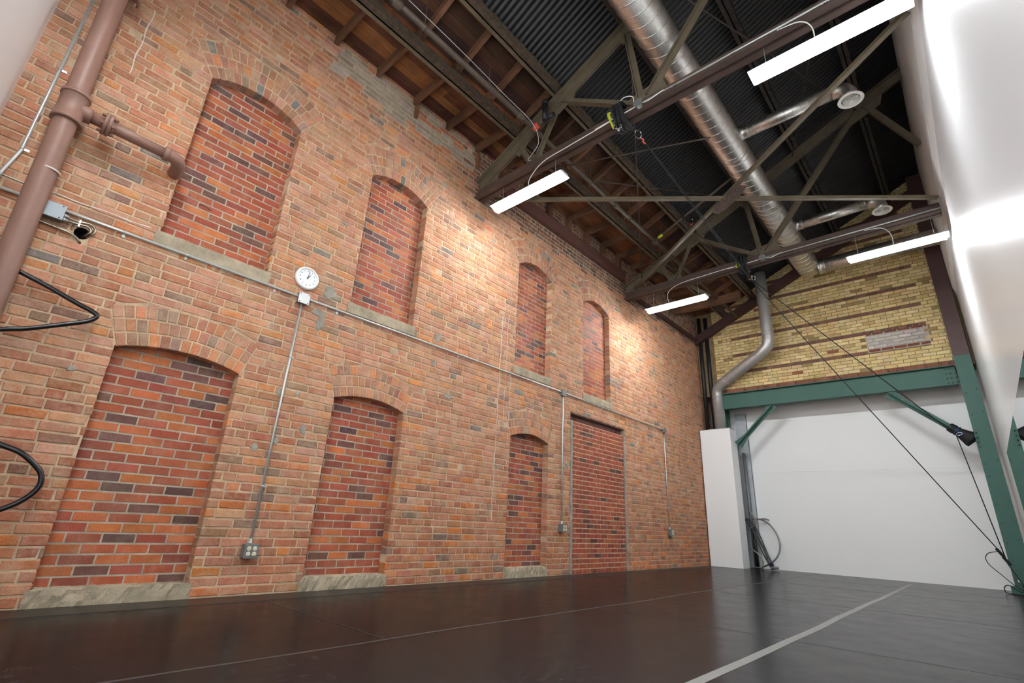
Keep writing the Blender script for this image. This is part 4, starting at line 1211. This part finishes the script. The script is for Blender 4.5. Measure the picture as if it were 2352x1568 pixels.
for k in range(1, 13):
    cu = bpy.data.curves.new('numeral', 'FONT'); cu.body = str(k); cu.size = 0.024; cu.align_x = 'CENTER'; cu.align_y = 'CENTER'; cu.extrude = 0.0004
    tmp = bpy.data.objects.new('tmp', cu); COL.objects.link(tmp)
    bpy.context.view_layer.update()
    me = bpy.data.meshes.new_from_object(tmp.evaluated_get(bpy.context.evaluated_depsgraph_get()))
    bpy.data.objects.remove(tmp)
    a = math.radians(30 * k)
    o = bpy.data.objects.new('numeral', me)
    me.transform(Matrix(((0, 0, 1, 0.0330 - ck.location.x), (1, 0, 0, 0.077 * math.sin(a) + cy - ck.location.y), (0, 1, 0, 0.077 * math.cos(a) + cz_ - ck.location.z), (0, 0, 0, 1))))
    me.materials.clear(); me.materials.append(M['ink'])
    COL.objects.link(o); o.parent = ck

# ------------------------------------------------------------------ black hoses on the left
tag(obj('black_hose', MB().tube(smooth_path([(0.06, -0.42, 2.22), (0.075, -0.25, 2.18), (0.085, -0.10, 2.125), (0.09, 0.10, 2.065), (0.09, 0.30, 1.995), (0.09, 0.40, 1.963), (0.09, 0.427, 1.935), (0.09, 0.385, 1.885), (0.09, 0.285, 1.83), (0.09, 0.10, 1.735), (0.09, -0.03, 1.685), (0.09, -0.43, 1.50)], 8), 0.0165, 16), M['hose']), 'thick black hose bent into a V beside the brown pipe', 'hose')
tag(obj('black_hose', MB().tube(smooth_path([(0.09, -0.43, 1.20), (0.09, -0.1, 1.08), (0.10, 0.193, 0.975), (0.11, 0.303, 0.934), (0.11, 0.403, 0.855), (0.11, 0.440, 0.80), (0.11, 0.443, 0.73), (0.11, 0.393, 0.652), (0.11, 0.303, 0.587), (0.10, 0.1, 0.48), (0.09, -0.43, 0.27)], 8), 0.0165, 16), M['hose']), 'thick black hose looping low on the brick wall at the left edge', 'hose')
tag(obj('spring_clip', MB().tube(smooth_path([(-REV + 0.006, 0.86, 3.235), (-REV + 0.03, 0.87, 3.232), (-REV + 0.04, 0.90, 3.225), (-REV + 0.04, 0.955, 3.212)], 5), 0.006, 8), M['iron']), 'small metal peg sticking out of the upper left bricked window', 'peg')

# ------------------------------------------------------------------ rigging
def carabiner(name, label, c, d, L=0.10, mat='chain'):
    t = thing(name, label, 'carabiner', c)
    c = Vector(c); d = Vector(d).normalized(); u = d.cross(Vector((0, 1, 0.2))).normalized()
    pts = []
    for k in range(20):
        a = 2 * math.pi * k / 20
        pts.append(c + d * (math.cos(a) * L * 0.5) + u * (math.sin(a) * L * 0.26))
    obj('frame', MB().tube(pts, 0.0055, 8, False, True), M[mat], t)
    obj('gate_sleeve', MB().tube([c + u * L * 0.27 - d * L * 0.2, c + u * L * 0.27 + d * L * 0.15], 0.008, 8), M[mat], t)
    return t
RY1 = 4.04
sl = thing('rigging_strap', 'black rigging strap wrapped round the nearer truss bottom chord', 'strap', (2.42, RY1, 5.10))
mb = MB()
for k, xo in enumerate((2.36, 2.41, 2.46)):
    w = 0.05
    ring = [(xo, 4.06 - 0.03, 5.30), (xo + 0.01, 4.20, 5.30), (xo + 0.01, 4.22, 5.08), (xo, 4.12, 5.02), (xo + 0.03, 3.99, 5.02), (xo, 3.99, 5.25)]
    mb.tube(smooth_path(ring + [ring[0]], 5), 0.024, 8)
obj('wrap', mb, M['strap'], sl)
obj('hanging_tail', MB().tube(smooth_path([(2.44, 4.0, 5.18), (2.50, 4.0, 5.02), (2.56, 4.02, 4.90), (2.60, 4.04, 4.83)], 6), [0.034] * 7 + [0.03] * 6 + [0.024] * 6, 10), M['strap'], sl)
obj('yellow_pad', MB().hexa([(2.30, 3.965, 5.16), (2.345, 3.965, 5.17), (2.345, 3.985, 5.17), (2.30, 3.985, 5.16)], [(2.365, 3.965, 4.94), (2.38, 3.965, 4.95), (2.38, 3.985, 4.95), (2.365, 3.985, 4.94)]).box(2.30, 2.345, 3.965, 3.985, 5.16, 5.20), M['yellow_strap'], sl)['label'] = 'yellow-green fabric pad'
chn = MB()
cp = smooth_path([(2.36, 3.955, 5.20), (2.37, 3.95, 5.10), (2.39, 3.95, 5.0), (2.42, 3.95, 4.90), (2.455, 3.96, 4.865), (2.475, 3.97, 4.93)], 2)
for k in range(len(cp) - 1):
    a, b_ = Vector(cp[k]), Vector(cp[k + 1])
    d = (b_ - a); m_ = (a + b_) / 2; L = d.length * 0.68; d.normalize()
    u = d.cross(Vector((0, 1, 0))).normalized() if k % 2 else Vector((0, 1, 0))
    chn.tube([m_ + d * (math.cos(t * math.pi / 6) * L) + u * (math.sin(t * math.pi / 6) * 0.014) for t in range(12)], 0.0042, 6, False, True)
tag(obj('chain', chn, M['chain']), 'short bright steel chain hanging from the black strap on the nearer truss', 'chain')
carabiner('carabiner', 'steel carabiner hanging below the black strap on the nearer truss', (2.63, 4.06, 4.77), (0.35, 0.1, -1), 0.12)
tag(obj('cord_knot', MB().tube(smooth_path([(2.65, 4.08, 4.72), (2.67, 4.10, 4.70), (2.66, 4.11, 4.68), (2.68, 4.13, 4.66)], 4), 0.009, 8), M['red']), 'small red knot tied to the carabiner on the nearer truss', 'knot')
HK = 7.47
carabiner('carabiner', 'steel carabiner with red cord hanging under the middle of the dark roof', (1.82, HK, 5.79), (0.4, 0.0, -1), 0.21)
tag(obj('hook_sling', MB().tube(smooth_path([(1.74, HK - 0.01, 5.99), (1.78, 7.53, 5.99), (1.78, 7.53, 5.90), (1.775, HK, 5.87), (1.72, HK, 5.90), (1.72, HK, 5.98), (1.75, HK, 6.0)], 5), 0.014, 8), M['rope']), 'black sling looped round the thin branch pipe under the dark roof', 'sling')
tag(obj('cord_knot', MB().tube([(1.825, HK, 5.74), (1.85, HK, 5.70), (1.86, HK, 5.67)], 0.012, 8), M['pink']), 'red cord knot under the middle carabiner', 'knot')
tag(obj('black_weight', MB().tube(smooth_path([(1.865, HK, 5.665), (1.90, HK, 5.60), (1.91, HK, 5.52)], 4), 0.022, 8), M['strap']), 'small black grip hanging below the red cord knot', 'grip')
tag(obj('rope', MB().tube([(1.91, HK, 5.52), (2.44, 8.30, 4.90)], 0.004, 8), M['rope']), 'short thin black rope from the black grip down to the far pulley', 'rope')
s2 = thing('rigging_strap', 'black rigging strap with pulley on the farther truss bottom chord', 'strap', (2.40, 8.36, 5.1))
mb = MB()
for xo in (2.30, 2.36, 2.42):
    ring = [(xo, 8.33, 5.30), (xo, 8.50, 5.30), (xo, 8.52, 5.08), (xo, 8.42, 5.03), (xo + 0.01, 8.29, 5.04), (xo, 8.29, 5.25)]
    mb.tube(smooth_path(ring + [ring[0]], 5), 0.024, 8)
obj('wrap', mb, M['strap'], s2)
obj('pulley', MB().lathe((2.45, 8.30, 4.84), (0.3, 1, 0), [(0, 0.045), (0.008, 0.045), (0.014, 0.034), (0.022, 0.034), (0.028, 0.045), (0.036, 0.045)], 16), M['chain'], s2)
obj('hanging_tail', MB().tube([(2.42, 8.30, 5.06), (2.45, 8.31, 4.88)], 0.018, 8), M['strap'], s2)
obj('yellow_tab', MB().box(2.27, 2.33, 8.262, 8.268, 5.06, 5.14), M['yellow_strap'], s2)
carabiner('carabiner', 'steel carabiner beside the pulley on the farther truss', (2.52, 8.28, 4.80), (0.3, 0, -1), 0.1)
PUL = (2.46, 8.32, 4.80)
EYE = (4.58, 11.72, 2.49)
def rope(label, pts, r=0.0075, n=0):
    return tag(obj('rope', MB().tube(smooth_path(pts, n) if n else pts, r, 8), M['rope']), label, 'rope')
rope('thin black rope from the nearer truss carabiner to the far pulley', [(2.68, 4.13, 4.66), (2.56, 6.2, 4.72), PUL], 0.005, 10)
rope('second thin black rope from the nearer truss strap to the far pulley', [(2.66, 4.10, 4.72), (2.55, 6.2, 4.80), (2.45, 8.30, 4.86)], 0.005, 10)
KN1 = (4.735, 11.6, 0.62); KN2 = (4.79, 11.62, 0.49)
rope('long black rope running from the far pulley down to the floor at right', [PUL, KN1])
rope('black rope from the far pulley to the ring on the right knee brace', [(2.47, 8.33, 4.81), EYE])
rope('black rope dropping from the knee brace ring to the green column foot', [EYE, KN2])
carabiner('carabiner', 'small steel ring carabiner hanging from the wrapped knee brace', (4.62, 11.74, 2.515), (1, 0, 0.4), 0.09)
def knot(label, c):
    mb = MB(); c = Vector(c)
    for k in range(5):
        mb.ball(c + Vector((0.012 * k - 0.02, 0.004 * (k % 2), -0.022 * k + 0.02)), 0.026, 8, 1, 1, 0.8)
    return tag(obj('rope_knot', mb, M['rope']), label, 'knot')
knot('black rope knot beside the green column, the left and lower one', KN1)
knot('black rope knot beside the green column, the right and upper one', (4.79, 11.62, 0.50))
rope('doubled black rope below the knots down to the column base', [(4.76, 11.6, 0.57), (4.80, 11.58, 0.42), (4.85, 11.58, 0.30), (4.90, 11.58, 0.16), (4.93, 11.70, 0.10)], 0.007, 6)
rope('slack black rope loop hanging left of the green column foot', [(4.72, 11.6, 0.61), (4.60, 11.56, 0.58), (4.55, 11.55, 0.50), (4.58, 11.55, 0.40), (4.68, 11.55, 0.28), (4.78, 11.55, 0.16), (4.86, 11.56, 0.09), (4.93, 11.60, 0.03), (4.98, 11.62, 0.008)], 0.006, 8)
rope('black rope coil lying on the floor by the green column foot', [(4.98, 11.60, 0.008), (4.85, 11.52, 0.05), (4.74, 11.5, 0.13), (4.68, 11.5, 0.09), (4.69, 11.48, 0.02), (4.76, 11.46, 0.008), (4.88, 11.48, 0.008), (4.80, 11.5, 0.012), (4.74, 11.5, 0.012)], 0.007, 8)
tag(obj('shackle', MB().tube(smooth_path([(4.90, 11.72, 0.10), (4.91, 11.70, 0.15), (4.88, 11.66, 0.17), (4.86, 11.68, 0.21), (4.84, 11.64, 0.26)], 5), 0.009, 8), M['chain']), 'steel shackle chain linking the ropes to the green column base', 'shackle')
pw = thing('padding_wrap', 'black cloth padding wrapped round the lower end of the right knee brace', 'padding', (4.70, 11.95, 2.42))
mb = MB()
bd = (Vector((4.80, 11.98, 2.42)) - Vector((3.74, 11.98, 3.42))).normalized()
b0 = Vector((4.80, 11.97, 2.42))
mb.tube([b0 - bd * 0.40, b0 - bd * 0.33, b0 - bd * 0.27, b0 - bd * 0.22, b0 - bd * 0.12, b0 - bd * 0.05, b0 - bd * 0.01], [0.075, 0.085, 0.075, 0.085, 0.115, 0.14, 0.135], 12)
obj('cloth', mb, M['strap'], pw)
mb = MB(); pts = []
n_ = Vector((bd.z, 0, -bd.x))
for k in range(16):
    a = 2 * math.pi * k / 16
    pts.append(b0 - bd * 0.27 + n_ * 0.085 * math.cos(a) + Vector((0, 0.085 * math.sin(a), 0)))
obj('blue_tie', MB().tube(pts, 0.007, 6, False, True).tube(smooth_path([pts[0] + Vector((0, -0.02, 0)), (4.66, 11.80, 2.50), (4.63, 11.76, 2.53)], 4), 0.006, 6), M['blue'], pw)['label'] = 'blue cord tie'

# ------------------------------------------------------------------ hoop and cables leaning by the casing
hoop = [(0.62, 12.42, 0.98), (0.74, 12.42, 1.02), (0.85, 12.42, 1.02), (0.98, 12.42, 1.0), (1.12, 12.40, 0.92), (1.24, 12.38, 0.76), (1.30, 12.35, 0.58), (1.30, 12.32, 0.42), (1.24, 12.29, 0.27), (1.14, 12.27, 0.16), (1.0, 12.26, 0.075), (0.88, 12.26, 0.03), (0.74, 12.26, 0.02)]
tag(obj('steel_hoop', MB().tube(smooth_path(hoop, 8), 0.0165, 12), M['hoopm']), 'large bent steel hoop leaning on the white back wall beside the white casing', 'hoop')
tag(obj('steel_hook', MB().tube(smooth_path([(0.80, 12.2, 1.16), (0.86, 12.2, 1.10), (0.90, 12.2, 1.0), (0.885, 12.2, 0.90), (0.82, 12.2, 0.83), (0.73, 12.2, 0.79)], 8), 0.015, 12), M['hoopm']), 'curved steel tube end hooking out from behind the white casing', 'tube')
tag(obj('steel_hook', MB().tube(smooth_path([(0.72, 12.22, 0.40), (0.80, 12.21, 0.36), (0.90, 12.2, 0.28), (0.97, 12.18, 0.17), (0.97, 12.16, 0.08), (0.92, 12.14, 0.022)], 8), 0.015, 12), M['hoopm']), 'low curved steel tube bending down to the floor by the casing', 'tube')
tag(obj('steel_hook', MB().tube(smooth_path([(0.95, 12.44, 1.02), (1.05, 12.45, 1.02), (1.12, 12.46, 0.995)], 6), 0.015, 12), M['hoopm']), 'short steel tube end poking out above the hoop', 'tube')
random.seed(3)
cb = thing('cable_bundle', 'bundle of long black cables leaning between the white casing and the floor', 'cable', (1.1, 12.1, 0.0))
for k in range(6):
    o_ = (k - 2.5) * 0.019
    w_ = [random.uniform(-0.014, 0.014) for _ in range(4)]
    obj('cable', MB().tube(smooth_path([(0.72 + o_, 12.30, 1.0 - 0.5 * o_), (0.82 + o_ + w_[0], 12.27, 0.84 + 0.3 * o_), (0.93 + o_ * 1.2 + w_[1], 12.22 + 0.012 * (k % 3), 0.60), (1.03 + o_ * 0.9 + w_[2], 12.16 + 0.014 * (k % 2), 0.34), (1.12 + o_ * 0.8 + w_[3], 12.11, 0.15 + 0.010 * (k % 3)), (1.20 + o_ * 0.5, 12.04 + 0.016 * k, 0.022)], 6), 0.0105, 8), M['hose'], cb)
obj('tie', MB().ball((1.17, 12.08, 0.13), 0.045, 10, 0.8, 0.8, 0.9), M['navy'], cb)['label'] = 'dark blue tie wound round the cables'
obj('foot', MB().tube([(1.15, 12.05, 0.05), (1.30, 12.06, 0.06)], 0.03, 10), M['grey_steel'], cb)
